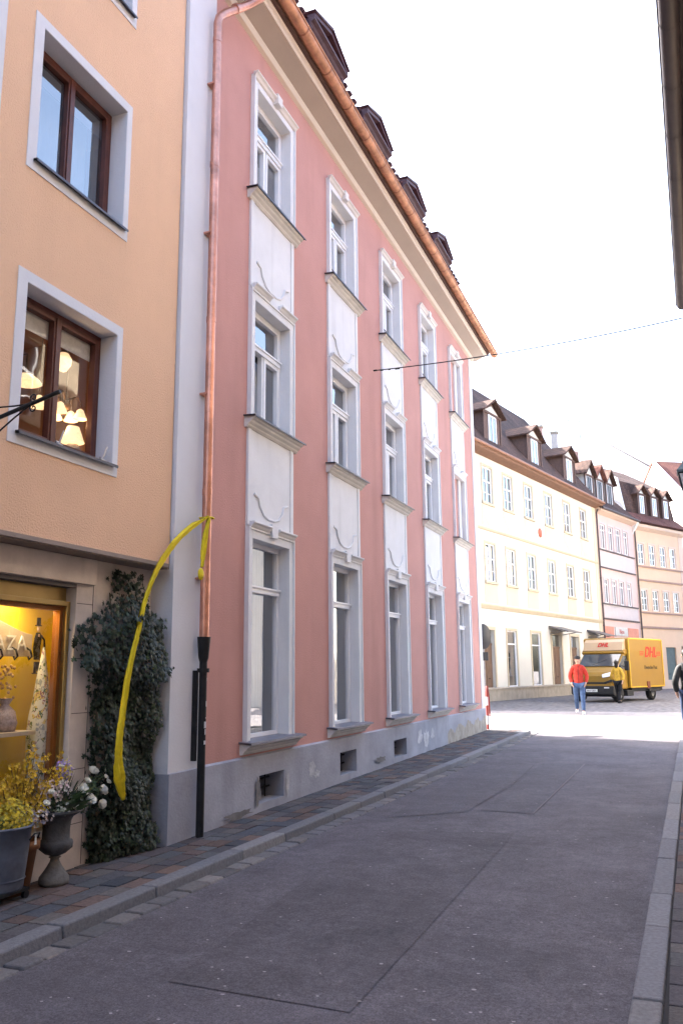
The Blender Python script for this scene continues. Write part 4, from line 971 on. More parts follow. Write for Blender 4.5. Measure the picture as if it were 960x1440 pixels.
# yellow house
yp,yd=(-7.94,39.86),(.2288,.9735)
yh=house_root('yellow_house','long cream and yellow townhouse with three gabled roof dormers behind the van',yp,yd)
WU=[-.38,2.07,4.77,7.67,10.65,13.5]
up=[-8.6,-5.9,-3.1]+WU; hs=[]
for u in up:
    hs.append((u-.55,u+.55,9.62,11.42)); hs.append((u-.55,u+.55,5.77,7.6))
gw=[(1.15,2.3),(4.2,5.45),]; gd=[(-1.6,-.35),(7.05,8.5),(10.0,11.3),(13.3,14.5)]
for a,bb in gw: hs.append((a,bb,.78,3.5))
for a,bb in gd: hs.append((a,bb,.3,3.5))
b=MB(); wall(b,-10,16,.0,12.0,hs,0,.22); b.quad((-10,0,0),(-10,9,0),(-10,9,12),(-10,0,12)); b.box(-10,16,9,9.1,0,12)
b.build('wall',ycream,yh)
bx('inner_wall',interior,yh,-9.9,15.9,1.4,1.5,.1,12)
for i,u in enumerate(up):
    for z0,z1,zf0,zf1 in ((9.62,11.42,8.45,9.45),(5.77,7.6,4.75,5.62)):
        o=fwin(yh,u,z0,z1,1.1,frame_w,'cross',ytrim)
        f=MB(); f.box(u-.74,u+.74,-.015,-.0,zf0,zf1); f.build('wall_field',yfield,o)
    if i>2:
        f=MB(); f.prism([(u-.74,-.014,9.45),(u+.74,-.014,9.45),(u+.5,-.014,8.9),(u,-.014,8.5),(u-.5,-.014,8.9)],(0,-.006,0)); f.build('wall_field',yfield,o)
for a,bb in gw: fwin(yh,(a+bb)/2,.78,3.5,bb-a,frame_w,'shop',ytrim,False)
for k,(a,bb) in enumerate(gd):
    u=(a+bb)/2; f=MB(); ring(f,a-.16,bb+.16,.2,3.62,.16,-.04,0,False); o=f.build('door_surround',ytrim,yh)
    f=MB(); f.box(a,bb,.14,.20,.2,2.75); f.box(u-.02,u+.02,.12,.14,.2,2.75); f.box(a,bb,.11,.2,2.75,2.85)
    dd=f.build('door',mat('brown_door',(.16,.10,.07),.6,.2,5),yh)
    f=MB(); f.box(a,bb,.15,.17,2.85,3.5); f.build('fanlight',fglass,dd)
    f=MB(); f.tube([(u+.1,.1,1.2),(u+.1,.06,1.2),(u+.2,.06,1.2)],.015,6); f.build('handle',iron,dd)
for u in (7.78,14.0):
    f=MB(); f.prism([(u-1.1,-.0,3.95),(u-1.1,-1.1,3.62),(u-1.1,-1.1,3.56),(u-1.1,0,3.86)],(2.2,0,0)); 
    for s in (-1,1): f.tube([(u+s*.95,0,3.5),(u+s*.95,-.9,3.62)],.025,6)
    f.build('door_canopy',mat('canopy_grey',(.14,.13,.13),.5,.2,5),yh,.01)
b=MB(); 
for z,h,p in ((4.50,.16,.10),(4.44,.06,.05),(8.22,.14,.08),(11.95,.12,.16)): b.prof([(.0,z),(-p*.6,z),(-p,z+h*.6),(-p,z+h),(0,z+h)],-10,16)
b.build('string_course',ytrim,yh)
b=MB(); b.box(-10,16.0,-.10,-.0,0,.70); b.prof([(0,.70),(-.14,.70),(-.14,.76),(0,.80)],-10,16); b.build('plinth',plst,yh)
b=MB(); b.box(15.35,15.95,-.03,0,.8,11.9); b.build('corner_pilaster',yfield,yh)
b=MB(); b.tube([(3.3,-.15,10)]*1+[(3.3,-.15,10)],.01,4) if 0 else None
bm_=MB(); bm_.lathe([(0,0),(.26,0),(.26,.03),(0,.05)],n=16,mtx=Matrix.Rotation(R(90),4,'X'),c=(6.2,-.0,9.0)); bm_.build('medallion',mat('red_medallion',(.5,.15,.10),.8,.2,8),yh)
b=MB(); b.prof([(0,11.9),(-.5,12.02),(-.55,12.1),(-.55,12.24),(-.3,12.3),(.2,12.3)],-10.1,16.05); b.build('eaves',eavem,yh)
b=MB(); b.tube([(-10.1,-.62,12.2),(16.1,-.62,12.2)],.09,8); b.build('gutter',mat('brown_gutter',(.28,.14,.09),.5,.2,6,metal=.3),yh)
gable_roof(yh,-9.9,15.9,-.45,12.25,4.5,18.8,9,roof_br,gm=ycream)
for i,u in enumerate((-9.0+4.2-.0,.82,6.35,11.93)):
    gable_dormer(yh,u,1.2,.15,12.5,14.5,15.2,3.0,slate,roof_br,win=(.46,.35,1),pane=glass_mat('dormer_glass',(.6,.7,.75),1.2))
b=MB(); b.tube([(-9.8,.15,12.95),(15.8,.15,12.95)],.025,6); b.tube([(-9.8,.15,12.75),(15.8,.15,12.75)],.02,6)
for k in range(27): b.tube([(-9.6+k*.97,.15,12.4),(-9.6+k*.97,.15,12.97)],.02,5)
b.build('snow_guard',dpm,yh)
pipe(yh,15.92,.3,12.1,dpm,neck=.2)
# pale pink house
p3,d3=(-4.27,55.4),(.2913,.9566)
h3=house_root('small_pink_house','narrow pale pink house with long rows of shuttered windows and three tiny dormers',p3,d3)
hs=[]; W3=[(1.05,),(2.45,),(3.8,),(5.2,)]
for (u,) in W3: hs+= [(u-.42,u+.42,9.35,11.0),(u-.40,u+.40,5.8,7.4)]
b=MB(); wall(b,0,6.9,0,11.75,hs,0,.2); b.box(0,6.9,8,8.1,0,11.7); b.quad((0,0,0),(0,8,0),(0,8,11.7),(0,0,11.7)); b.build('wall',pkf,h3)
bx('inner_wall',interior,h3,.1,6.8,1.3,1.4,.1,11.7)
for (u,) in W3:
    fwin(h3,u,9.35,11.0,.84,frame_w,'t',pkf2,False); fwin(h3,u,5.8,7.4,.80,frame_w,'t',pkf2,False)
b=MB(); b.box(.3,6.5,-.02,0,8.15,9.2); b.box(.4,6.6,-.02,0,4.85,5.7); b.build('grey_panel',pkf2,h3)
b=MB()
for z in (9.22,8.06,5.70,4.74): b.box(.2,6.6,-.10,-.0,z,z+.08)
b.build('sill_band',dpm,h3)
sgn=MB(); sgn.box(2.0,4.2,-.06,-.0,3.75,4.3); sgo=sgn.build('shop_sign',mat('sign_pale',(.5,.5,.5),.6,.1,4),h3); text('lettering','Bijou',mat('sign_red',(.45,.08,.07),.6,0),sgo,.42,(3.1,-.065,3.88),(1,0,0),(0,0,1))
bx('red_wall_panel',mat('red_plaster',(.55,.24,.18),.85,.15,2),h3,.1,1.8,-.02,0,.3,4.3); bx('red_wall_panel',MAT['red_plaster'],h3,4.4,6.4,-.02,0,.3,4.3)
b=MB(); b.box(2.0,4.2,-.01,.05,.4,3.6); b.build('shop_glazing',fglass,h3)
b=MB(); b.prof([(0,11.6),(-.4,11.75),(-.45,11.95),(.2,12.0)],0,6.9); b.build('eaves',orf2,h3)
b=MB(); b.tube([(0,-.5,11.92),(6.9,-.5,11.92)],.09,8); b.build('gutter',dpm,h3)
gable_roof(h3,.1,6.8,-.4,12.0,4.2,16.6,8,roof_br)
for i,u in enumerate((.55,2.35,4.1)):
    gable_dormer(h3,u,.86,.5,12.4,14.35,15.3,3,mat('pale_dormer_side',(.5,.5,.52),.8,.1,3),roof_rd if i==1 else roof_br,win=(.34,.25,1),frame=mat('grey_window',(.25,.25,.27),.5,.1,4),pane=mat('black_pane',(.02,.02,.025),.2,0),front=slate)
pipe(h3,6.85,.3,11.9,dpm,neck=.3)
# orange far house
p4,d4=(-2.26,62.0),(.4752,.8799)
h4=house_root('peach_house','peach house with mansard roof and three narrow dormers at the bend',p4,d4)
hs=[]; W4=[.8,2.3,3.8,5.2]
for u in W4: hs+=[(u-.4,u+.4,8.95,10.45),(u-.4,u+.4,5.65,7.12)]
hs.append((3.2,4.6,.2,3.1)); hs.append((5.4,6.4,.2,3.2)); hs.append((.5,2.2,.9,2.9))
b=MB(); wall(b,0,6.9,0,11.6,hs,0,.2); b.box(0,6.9,8,8.1,0,11.6); b.build('wall',orf,h4)
bx('inner_wall',interior,h4,.1,6.8,1.3,1.4,.1,11.6)
for u in W4: fwin(h4,u,8.95,10.45,.8,frame_w,'cross',orf2,False); fwin(h4,u,5.65,7.12,.8,frame_w,'cross',orf2,False)
fwin(h4,1.35,.9,2.9,1.7,frame_w,'shop',orf2,False)
b=MB(); b.box(3.2,4.6,.1,.18,.2,3.1); dd=b.build('door',mat('green_grey_door',(.10,.13,.13),.6,.2,5),h4); b=MB(); b.tube([(3.5,.08,1.2),(3.5,.04,1.2),(3.62,.04,1.2)],.015,6); b.build('handle',iron,dd)
b=MB(); b.box(5.4,6.4,.1,.18,.2,3.2); b.build('door',mat('brown_door2',(.18,.11,.08),.6,.2,5),h4)
b=MB()
for z,h in ((8.74,.1),(7.75,.12),(5.45,.1),(4.4,.14)): b.box(.1,6.9,-.09,0,z,z+h)
b.build('string_course',mat('brown_band',(.30,.20,.17),.8,.1,4),h4)
b=MB(); b.prof([(0,11.4),(-.35,11.6),(-.4,11.8),(.2,11.85)],-.1,7.0); b.build('eaves',orf2,h4)
b=MB(); b.box(6.2,6.9,-.03,0,.2,11.4); b.box(0,6.9,-.05,-.001,.0,.8) ; b.build('corner_pilaster',orf2,h4)
b=MB(); b.prof([(-.45,11.8),(.55,12.7),(1.0,15.2),(4.6,17.4),(8,12),(8,11.7)],0,7.0); b.build('roof',roof_br,h4)
b=MB(); b.prof([(-.50,11.85),(.52,12.78),(.50,12.82),(-.56,11.93)],0,7.05); b.build('roof_apron',roof_rd,h4)
b=MB(); b.prof([(-.55,11.9),(.45,12.75),(.9,15.35),(4.6,17.65),(8,12),(8,11.0),(0,11)],-.22,-.0); b.build('gable_wall',mat('white_firewall',(.68,.68,.70),.9,.06,1),h4)
for i,u in enumerate((2.2,3.95,5.6)): gable_dormer(h4,u,.72,.45,12.75,14.35,15.0,3,slate,roof_br,win=(.28,.12,1),front=slate)
bx('chimney',mat('brick_red',(.40,.24,.20),.9,.2,8),h4,1.0,2.0,5.4,6.2,16,18.6)
# red roof house at the right edge
h5=house_root('red_roof_house','house with a steep red tiled roof and white gable behind the lantern',(1.65,70.6),(.85,.53))
b=MB(); b.box(0,12,0,9,0,14.7); b.prof([(0,14.7),(4.5,18.9),(9,14.7)],0,.2); b.build('wall',mat('white_house_wall',(.68,.67,.66),.9,.05,1),h5)
gable_roof(h5,0.1,12,-.4,14.75,4.5,19.2,9,roof_rd)
fwin(h5,2.5,10,12,1.0,frame_w,'cross',orf2); fwin(h5,2.5,6,8,1.0,frame_w,'cross',orf2)
b=MB(); b.prof([(-.5,14.65),(4.5,19.15),(4.5,19.45),(-.6,14.85)],-.14,.02); b.build('verge',frame_w,h5)
# large pale gabled hall behind
h6=thing('pale_gabled_hall','large pale gabled building rising faintly behind the rooftops','house',(-5.94,96,0),R(10))
wp=mat('pale_hall_wall',(.80,.79,.79),.9,.03,.3)
b=MB(); b.prism([(-2.6,0,0),(7.4,0,0),(7.4,0,22.0),(0,0,27.1),(-2.6,0,24.9)],(0,12,0)); b.build('wall',wp,h6)
b=MB(); b.prism([(-2.8,-.15,24.75),(-2.8,-.15,24.9),(0,-.15,27.3),(7.8,-.15,22.2),(7.8,-.15,22.0),(0,-.15,27.12)],(0,12.4,0)); b.build('roof',mat('pale_verge',(.62,.60,.60),.8,.1,2),h6)
def chimney(label,x,y,zb,zt,w_,m):
    t=thing('chimney',label,'chimney',(x,y,zb)); b=MB(); b.box(-w_/2,w_/2,-w_/2,w_/2,0,zt-zb); b.build('shaft',m,t,.01); b=MB(); b.box(-w_/2-.06,w_/2+.06,-w_/2-.06,w_/2+.06,zt-zb,zt-zb+.14); b.build('cap',plst,t); return t
bk=mat('chimney_brick',(.42,.26,.23),.9,.15,6)
chimney('tall pinkish brick chimney above the three tiny dormers',-7.91,58,15.6,18.5,.46,bk)
chimney('grey rendered chimney with a flat cap right of the brick one',-6.9,58.2,15.2,18.0,.42,mat('grey_chimney',(.42,.40,.40),.9,.1,4))
ms=thing('radio_mast','slender radio mast with crossbars above the far roofs','mast',(-8.5,90,12))
b=MB()
for dx,dy in ((-.25,-.2),(.25,-.2),(0,.25)): b.tube([(dx,dy,0),(dx*.3,dy*.3,17)],.035,5)
for k in range(18): b.tube([(-.25*(1-k*.04),-.2*(1-k*.04),k*.95),(.25*(1-k*.04),.25*(1-k*.04),k*.95+.5)],.02,4)
b.build('lattice',mat('mast_grey',(.5,.5,.52),.6,.1,4),ms)
b=MB()
for z in (13.0,14.4,16.2): b.tube([(-.55,0,z),(.55,0,z)],.03,5); b.box(-.62,-.5,-.06,.06,z-.3,z+.3); b.box(.5,.62,-.06,.06,z-.3,z+.3)
b.tube([(0,0,12.8),(0,0,16.6)],.03,5); b.build('antenna',mat('antenna_dark',(.2,.2,.22),.6,.1,4),ms)
# ------------------------------------------------------------------ right side: house above the camera with its dark gutter
rh=thing('right_house','cream house on the right whose dark gutter hangs over the pavement','house',(1.0,15.3,0),R(-90))
rcream=mat('right_cream',(.66,.56,.42),.9,.05,1,.2,30); hs=[]
for k in range(9):
    u=1.6+k*3.2
    hs+=[(u-.5,u+.5,3.6,5.2),(u-.5,u+.5,5.95,7.4),(u-.6,u+.6,.9,2.6)]
b=MB(); wall(b,0,30,0,8.4,hs,0,.2); b.quad((0,0,0),(0,8,0),(0,8,8.4),(0,0,8.4)); b.box(0,30,8,8.1,0,8.4); b.build('wall',rcream,rh)
bx('inner_wall',interior,rh,.1,29.9,1.3,1.4,.1,8.3)
for a,bb,c,d in hs[:24]: fwin(rh,(a+bb)/2,c,d,bb-a,frame_w,'cross' if c>3 else 'shop',ytrim)
gz=8.0
b=MB(); 
def gx(u): return -( -1.0+ (.15+.0213*(15.3-u)+.085))*-1
# gutter in world coordinates (slightly out of line with the street)
gut=MB(); n=10; A_=Vector((.15+.085-.0213*0,0.0,8.0)); 
def gp(y): return Vector((.15+.0213*y+.10,y,8.0))
r_=.10
def arc(y,rr): return [(gp(y).x+rr*math.cos(math.pi*(1+k/n)),y,8.0+rr*math.sin(math.pi*(1+k/n))) for k in range(n+1)]
y=-4.0
def tol(p): return (15.3-p[1],p[0]-1.0,p[2])
A0=arc(-6,r_); A1=arc(15.15,r_); B0=arc(-6,r_-.008)[::-1]; B1=arc(15.15,r_-.008)[::-1]
P0=[tol(p) for p in A0+B0]; P1=[tol(p) for p in A1+B1]; m_=len(P0)
gut.add(P0+P1,[(i,(i+1)%m_,m_+(i+1)%m_,m_+i) for i in range(m_)],True); gut.add(P1,[tuple(range(m_))])
gut.tube([tol((gp(-6).x-r_,-6,8.003)),tol((gp(15.15).x-r_,15.15,8.003))],.013,8)
gm_=gut.build('gutter',mat('dark_gutter',(.030,.022,.026),.5,.2,6,metal=.3),rh)
y=-.6
while y<15.1:
    gb=MB()
    a_0=arc(y,r_+.005); a_1=arc(y+.03,r_+.005)
    for k in range(n): gb.quad(tol(a_0[k]),tol(a_0[k+1]),tol(a_1[k+1]),tol(a_1[k]))
    gb.box(15.3-y-.03,15.3-y,gp(y).x-1.0-r_,gp(y).x-1.0+r_,8.004,8.012); y+=.95
    gb.build('gutter_bracket',mat('gutter_strap',(.025,.018,.022),.5,.2,6,metal=.3),gm_)
b=MB(); b.prism([tol((gp(-6).x+.06,-6,8.06)),tol((gp(15.15).x+.06,15.15,8.06)),tol((1.01,15.15,8.06)),tol((1.01,-6,8.06))],(0,0,.12)); b.build('soffit_board',mat('black_soffit',(.015,.012,.014),.8,.2,6),rh)
b=MB(); b.prof([(-.40,8.22),(4.5,12.0),(9,8.3),(9,8.1),(-.5,8.12)],.0,30); b.build('roof',roof_br,rh)
# lantern on its bracket
ln=thing('street_lantern','dark framed glass street lantern on a wall bracket at the right edge','lantern',(.40,15.0,4.35))
lm=mat('lantern_iron',(.03,.035,.045),.45,.2,9,metal=.4)
b=MB()
for k in range(4):
    a=R(45+90*k); b.tube([(.11*math.cos(a),.11*math.sin(a),.12),(.20*math.cos(a),.20*math.sin(a),.52)],.012,6)
def sq(z,r): return [(r*math.cos(R(45+90*k)),r*math.sin(R(45+90*k)),z) for k in range(4)]
for z,r in ((.12,.11),(.52,.20)): 
    q=sq(z,r); b.tube(q+[q[0]],.014,6)
b.build('frame',lm,ln)
b=MB(); V=sq(.53,.24)+sq(.57,.24)+sq(.70,.10)+sq(.74,.10)+sq(.80,.02); b.add(V,[(4*i+k,4*i+(k+1)%4,4*i+4+(k+1)%4,4*i+4+k) for i in range(4) for k in range(4)]+[(3,2,1,0),(16,17,18,19)]); b.build('roof',mat('lantern_roof',(.07,.10,.12),.5,.2,9,metal=.4),ln)
b=MB(); V=sq(.125,.105)+sq(.515,.195); b.add(V,[(k,(k+1)%4,4+(k+1)%4,4+k) for k in range(4)]); b.build('glass',mat('lantern_glass',(.45,.48,.55),.15,.05,5,spec=.6),ln)
b=MB(); b.lathe([(.02,0),(.06,.04),(.05,.09),(.11,.12)],n=10); b.tube([(0,0,.03),(0,0,-.12),(.1,0,-.16),(.3,0,-.10),(.45,0,-.18),(.60,0,-.18)],.018,8)
b.tube([(.05,0,-.15),(.09,0,-.22),(.16,0,-.22),(.17,0,-.16),(.12,0,-.15)],.012,6); b.box(.57,.60,-.05,.05,-.35,.05); b.build('bracket',lm,ln)
# overhead wire
wr=thing('overhead_wire','thin wire slung across the street from the pink facade','wire',(PX,12.46,6.55))
b=MB(); P=[]
for k in range(25):
    t=k/24; P.append((5.36*t,.06*t,.18*t-.16*4*t*(1-t)*.6))
b.tube(P,.0095,5); b.build('cable',mat('wire_grey',(.04,.035,.035),.6,.1,9),wr)
b=MB(); b.tube([(-.01,0,0),(.06,0,0)],.014,6); b.tube([(.12,0,-.01),(.17,0,-.014)],.011,6); b.tube([(.26,0,-.02),(.30,0,-.02)],.009,6); b.tube([(.38,0,-.03),(.46,0,-.033)],.008,6); b.build('insulator',iron,wr)
# sunlit neighbours beyond the right edge, they bounce light onto the yellow facade
op=thing('opposite_house','pale sunlit house facing the yellow one across the square','house',(5.2,60,0),R(-90))
b=MB(); hs=[]
for k in range(8):
    u=2+k*3.5
    for z in (1.2,4.8,8.2): hs.append((u-.55,u+.55,z,z+1.8))
wall(b,0,29,0,11,hs,0,.2); b.quad((29,0,0),(29,0,11),(29,9,11),(29,9,0)); b.quad((0,0,0),(0,9,0),(0,9,11),(0,0,11)); b.build('wall',mat('opposite_white',(.78,.72,.62),.9,.05,1),op); bx('inner_wall',interior,op,.1,28.9,1.3,1.4,.1,10.9)
for a,bb,c,d in hs: fwin(op,(a+bb)/2,c,d,bb-a,frame_w,'t',None)
gable_roof(op,0,29,-.4,11.1,4.5,15,9,roof_br,gm=ycream)
#PEOPLE
def skin(name,joints,edges,m,parent,sub=2,loc=None):
    idx={k:i for i,k in enumerate(joints)}
    me=bpy.data.meshes.new(name); me.from_pydata([joints[k][0] for k in joints],[(idx[a],idx[c]) for a,c in edges],[]); me.update()
    o=bpy.data.objects.new(name,me); COL.objects.link(o); mod=o.modifiers.new('s','SKIN')
    for i,k in enumerate(joints):
        r=joints[k][1]; me.skin_vertices[0].data[i].radius=(r,r) if not isinstance(r,tuple) else r
    me.skin_vertices[0].data[0].use_root=True
    ss=o.modifiers.new('b','SUBSURF'); ss.levels=sub; ss.render_levels=sub
    bpy.context.view_layer.update()
    m2=bpy.data.meshes.new_from_object(o.evaluated_get(bpy.context.evaluated_depsgraph_get()))
    bpy.data.objects.remove(o); m2.materials.clear(); m2.materials.append(m); m2.polygons.foreach_set('use_smooth',[True]*len(m2.polygons))
    r_=bpy.data.objects.new(name,m2); COL.objects.link(r_); r_.parent=parent; return r_
skinm=mat('skin',(.50,.30,.22),.6,.05,9)
def person(label,loc,rz,legL,legR,armL,armR,jack,trou,hairm,shoe,cap=None,s=1,jl=.84,headpitch=0):
    """legs: (knee fwd, knee z, foot fwd, foot z); faces local -Y"""
    t=thing('person',label,'person',loc,rz); t.scale=(s,s,s)
    J={'pel':((0,0,.98),(.15,.11)),'wa':((0,0,1.12),(.13,.10)),'ch':((0,.0,1.32),(.15,.11)),'nk0':((0,.0,1.46),(.085,.07)),'nk':((0,-.01,1.53),.052),'hd0':((0,-.02,1.60),.07),'hd':((0,-.02,1.68),(.084,.10)),'hd1':((0,-.01,1.745),(.06,.07))}
    E=[('pel','wa'),('wa','ch'),('ch','nk0'),('nk0','nk'),('nk','hd0'),('hd0','hd'),('hd','hd1')]
    def leg(sx,n_,L):
        J['h'+n_]=((sx*.095,0,.90),(.088,.09)); J['k'+n_]=((sx*.10,L[0],L[1]),.058); J['c'+n_]=((sx*.10,(L[0]+L[2])/2+.02,(L[1]+L[3])/2+.06),.052); J['a'+n_]=((sx*.10,L[2],L[3]+.08),.038); J['t'+n_]=((sx*.115,L[2]-.15,L[3]+.035),(.04,.028))
        E.extend([('pel','h'+n_),('h'+n_,'k'+n_),('k'+n_,'c'+n_),('c'+n_,'a'+n_),('a'+n_,'t'+n_)])
    leg(1,'L',legL); leg(-1,'R',legR)
    def arm(sx,n_,A):
        J['s'+n_]=((sx*.165,0,1.42),.055); J['e'+n_]=((sx*A[0],A[1],A[2]),.043); J['w'+n_]=((sx*A[3],A[4],A[5]),.03); d=(Vector((sx*A[3],A[4],A[5]))-Vector((sx*A[0],A[1],A[2]))).normalized(); p=Vector((sx*A[3],A[4],A[5]))
        J['p'+n_]=(tuple(p+d*.08),(.038,.02)); E.extend([('nk0','s'+n_),('s'+n_,'e'+n_),('e'+n_,'w'+n_),('w'+n_,'p'+n_)])
        for k in range(4):
            q=p+d*.09+Vector((0,(k-1.5)*.018,0)); J['f%d%s'%(k,n_)]=(tuple(q+d*(.06+.01*(k in(1,2)))+Vector((-sx*.012,0,0))),.009); E.append(('p'+n_,'f%d%s'%(k,n_)))
        J['th'+n_]=(tuple(p+d*.06+Vector((0,-.045,0))),.011); E.append(('w'+n_,'th'+n_))
    arm(1,'L',armL); arm(-1,'R',armR)
    J2={'pel':J.pop('pel')}; J2.update(J); J=J2
    body=skin('body',J,E,skinm,t)
    b=MB(); b.ell((0,-.115,1.665),(.014,.022,.022),6,5)
    for sx in (-1,1): b.ell((sx*.088,-.01,1.67),(.012,.022,.032),6,5)
    b.build('nose_and_ears',skinm,t); b=MB()
    for sx in (-1,1): b.ell((sx*.032,-.103,1.69),(.013,.008,.008),6,5)
    b.box(-.025,.025,-.104,-.098,1.618,1.625); b.build('eyes_and_mouth',mat('eye_dark',(.05,.03,.03),.5,0),t)
    def sub(keys,edges,grow,name,m,over={}):
        JJ={}
        for k in keys:
            p,r=J[k]; r=r if isinstance(r,tuple) else (r,r); JJ[k]=(over.get(k,(p,))[0],tuple(x*grow[0]+grow[1] for x in r) if k not in over or len(over[k])<2 else over[k][1])
        return skin(name,JJ,edges,m,t)
    sub(['wa','ch','pel','nk0','sL','sR','eL','eR','wL','wR'],[('pel','wa'),('wa','ch'),('ch','nk0'),('nk0','sL'),('nk0','sR'),('sL','eL'),('sR','eR'),('eL','wL'),('eR','wR')],(1.08,.026),'jacket',jack,{'pel':((0,0,jl-.02),(.20,.155)),'nk0':((0,.005,1.50),(.095,.085))})
    sub(['pel','hL','hR','kL','kR','cL','cR','aL','aR'],[('pel','hL'),('pel','hR'),('hL','kL'),('hR','kR'),('kL','cL'),('kR','cR'),('cL','aL'),('cR','aR')],(1.1,.016),'trousers',trou)
    b=MB(); b.lathe([(.075,1.47),(.082,1.50),(.078,1.545),(.068,1.55),(.066,1.50)],n=16,c=(0,-.005,0)); b.build('collar',jack,t)
    b=MB(); b.tube([(.005,-.150,jl+.02),(.004,-.165,1.12),(.003,-.155,1.30),(0,-.09,1.49)],.006,5); b.build('zip',blackc,t)
    for sx,L in ((1,legL),(-1,legR)):
        b=MB(); x=sx*.105; y=L[2]; z=L[3]
        V=[]
        for (yy_,hw,h) in ((.07,.03,.05),(.05,.045,.10),(-.02,.05,.12),(-.08,.052,.08),(-.15,.052,.065),(-.20,.035,.045)):
            V+=[(x-hw,y+yy_,z),(x+hw,y+yy_,z),(x+hw*.8,y+yy_,z+h*.7),(x,y+yy_,z+h),(x-hw*.8,y+yy_,z+h*.7)]
        b.add(V,[(5*i+k,5*i+(k+1)%5,5*i+5+(k+1)%5,5*i+5+k) for i in range(5) for k in range(5)]+[(4,3,2,1,0),(25,26,27,28,29)],True); b.build('shoe',shoe,t)
    b=MB(); 
    if cap: 
        b.ell((0,-.005,1.745),(.098,.112,.075),12,8); b.prism([(-.07,-.10,1.74),(.07,-.10,1.74),(.05,-.19,1.725),(-.05,-.19,1.725)],(0,0,.012)); b.build('cap',cap,t)
        b=MB(); b.ell((0,.02,1.70),(.096,.10,.075),12,8); b.build('hair',hairm,t)
    else:
        b.ell((0,.02,1.725),(.10,.115,.10),12,8); b.ell((0,.07,1.62),(.085,.06,.12),12,8); b.build('hair',hairm,t)
    return t
blackc=mat('black_cloth',(.015,.015,.018),.9,.2,9); jeans=mat('blue_denim',(.06,.10,.19),.9,.3,12); redj=mat('red_jacket',(.45,.035,.02),.75,.3,9,1,14); yelj=mat('mustard_jacket',(.55,.32,.04),.8,.35,11,1,16); hairk=mat('dark_hair',(.02,.015,.012),.6,.2,20)
zg=Rd(25)+.0
person('man in a red jacket, blue jeans and dark cap walking towards the camera',(-3.05,28.35,zg+.004),R(5),(-.13,.50,-.26,.0),(.02,.49,.22,.05),(.265,.06,1.16,.21,-.05,.96),(.265,.06,1.16,.21,-.05,.96),redj,jeans,hairk,mat('white_shoe',(.7,.68,.66),.6,.05,9),cap=blackc,s=1.02,jl=.82)
person('woman in a mustard jacket and black trousers walking beside the van',(-2.42,37.3,zg+.004),R(160),(-.10,.50,-.20,.0),(.05,.49,.20,.04),(.27,.05,1.16,.24,-.12,.95),(.27,.0,1.16,.26,.10,.95),yelj,blackc,hairk,blackc,s=.97,jl=.88)
person('dark clad pedestrian in jeans cut off by the right edge of the picture',(.165,19.0,S(19)-.015),R(185),(-.16,.50,-.30,.0),(.05,.48,.24,.06),(.27,.09,1.15,.24,-.05,.93),(.27,.0,1.15,.26,-.12,.94),mat('black_jacket',(.02,.022,.025),.7,.2,9),mat('dark_denim',(.03,.05,.11),.9,.3,12),hairk,blackc,s=1.0,jl=.84)
# ------------------------------------------------------------------ DELIVERY VAN
vY=mat('van_yellow',(.26,.138,.009),.38,.06,1.5,spec=.5); vK=mat('van_black',(.02,.02,.022),.55,.15,5); vR=mat('logo_red',(.55,.02,.02),.5,0)
vn=thing('delivery_van','yellow box delivery van with red DHL lettering parked by the yellow house','van',(-2.03,39.3,zg+.003),math.atan2(-.362,.932))
b=MB(); 
b.prism([(0,.02,.58),(0,3.75,.58),(0,3.75,2.80),(0,.12,2.80),(0,.02,2.74)],(-2.12,0,0)); b.build('box_body',vY,vn,.03)
b=MB(); b.prism([(-.12,.02,2.18),(-.12,-.30,2.22),(-.12,-.18,2.6),(-.12,.03,2.74)],(-1.88,0,0)); hd=b.build('header',mat('van_header_reflection',(.52,.36,.22),.35,.05,2,spec=.5),vn,.03)  # pale pinkish base colour stands in for the reflection on this panel
b=MB(); b.prism([(-.06,-.25,2.05),(-.06,-.34,2.14),(-.06,-.20,2.27),(-.06,.04,2.27),(-.06,.04,2.05)],(-2.0,0,0)); b.build('header_lip',vY,vn,.03)
# cab with sloping windscreen and bonnet
cabp=[(.03,.55),(.03,2.08),(-.26,2.08),(-.92,1.50),(-1.34,1.28),(-1.46,1.12),(-1.46,.86),(-1.36,.55)]
b=MB(); b.prism([(-.10,y,z) for y,z in cabp],(-1.92,0,0)); cab=b.build('cab',vY,vn,.05)
b=MB(); b.prism([(-.18,-.30,2.055),(-.18,-.90,1.525),(-1.94,-.90,1.525),(-1.94,-.30,2.055)],(0,-.02,.02)); b.build('windscreen',mat('van_glass',(.05,.06,.07),.06,.1,2,spec=.8),cab)
b=MB(); b.prism([(-.098,-.02,1.98),(-.098,-.34,1.98),(-.098,-.86,1.52),(-.098,-.80,1.42),(-.098,-.02,1.42)],(.006,0,0)); b.build('side_window',MAT['van_glass'],cab)
b=MB(); b.prism([(-.14,-1.475,.98),(-.5,-1.50,.86),(-1.62,-1.50,.86),(-1.98,-1.475,.98),(-1.98,-1.475,.88),(-1.7,-1.50,.78),(-.42,-1.50,.78),(-.14,-1.475,.88)],(0,-.03,0)); b.build('grille',vK,vn,.005)
b=MB(); b.prism([(-.07,-1.38,.70),(-.07,-1.55,.70),(-.07,-1.56,.34),(-.07,-1.3,.24),(-.07,-.6,.30),(-.07,-.6,.56)],(-1.98,0,0)); b.build('bumper',vK,vn,.04)
b=MB(); b.box(-1.96,-.16,-1.52,-1.38,.66,.80); b.build('bumper_strip',vY,vn,.02)
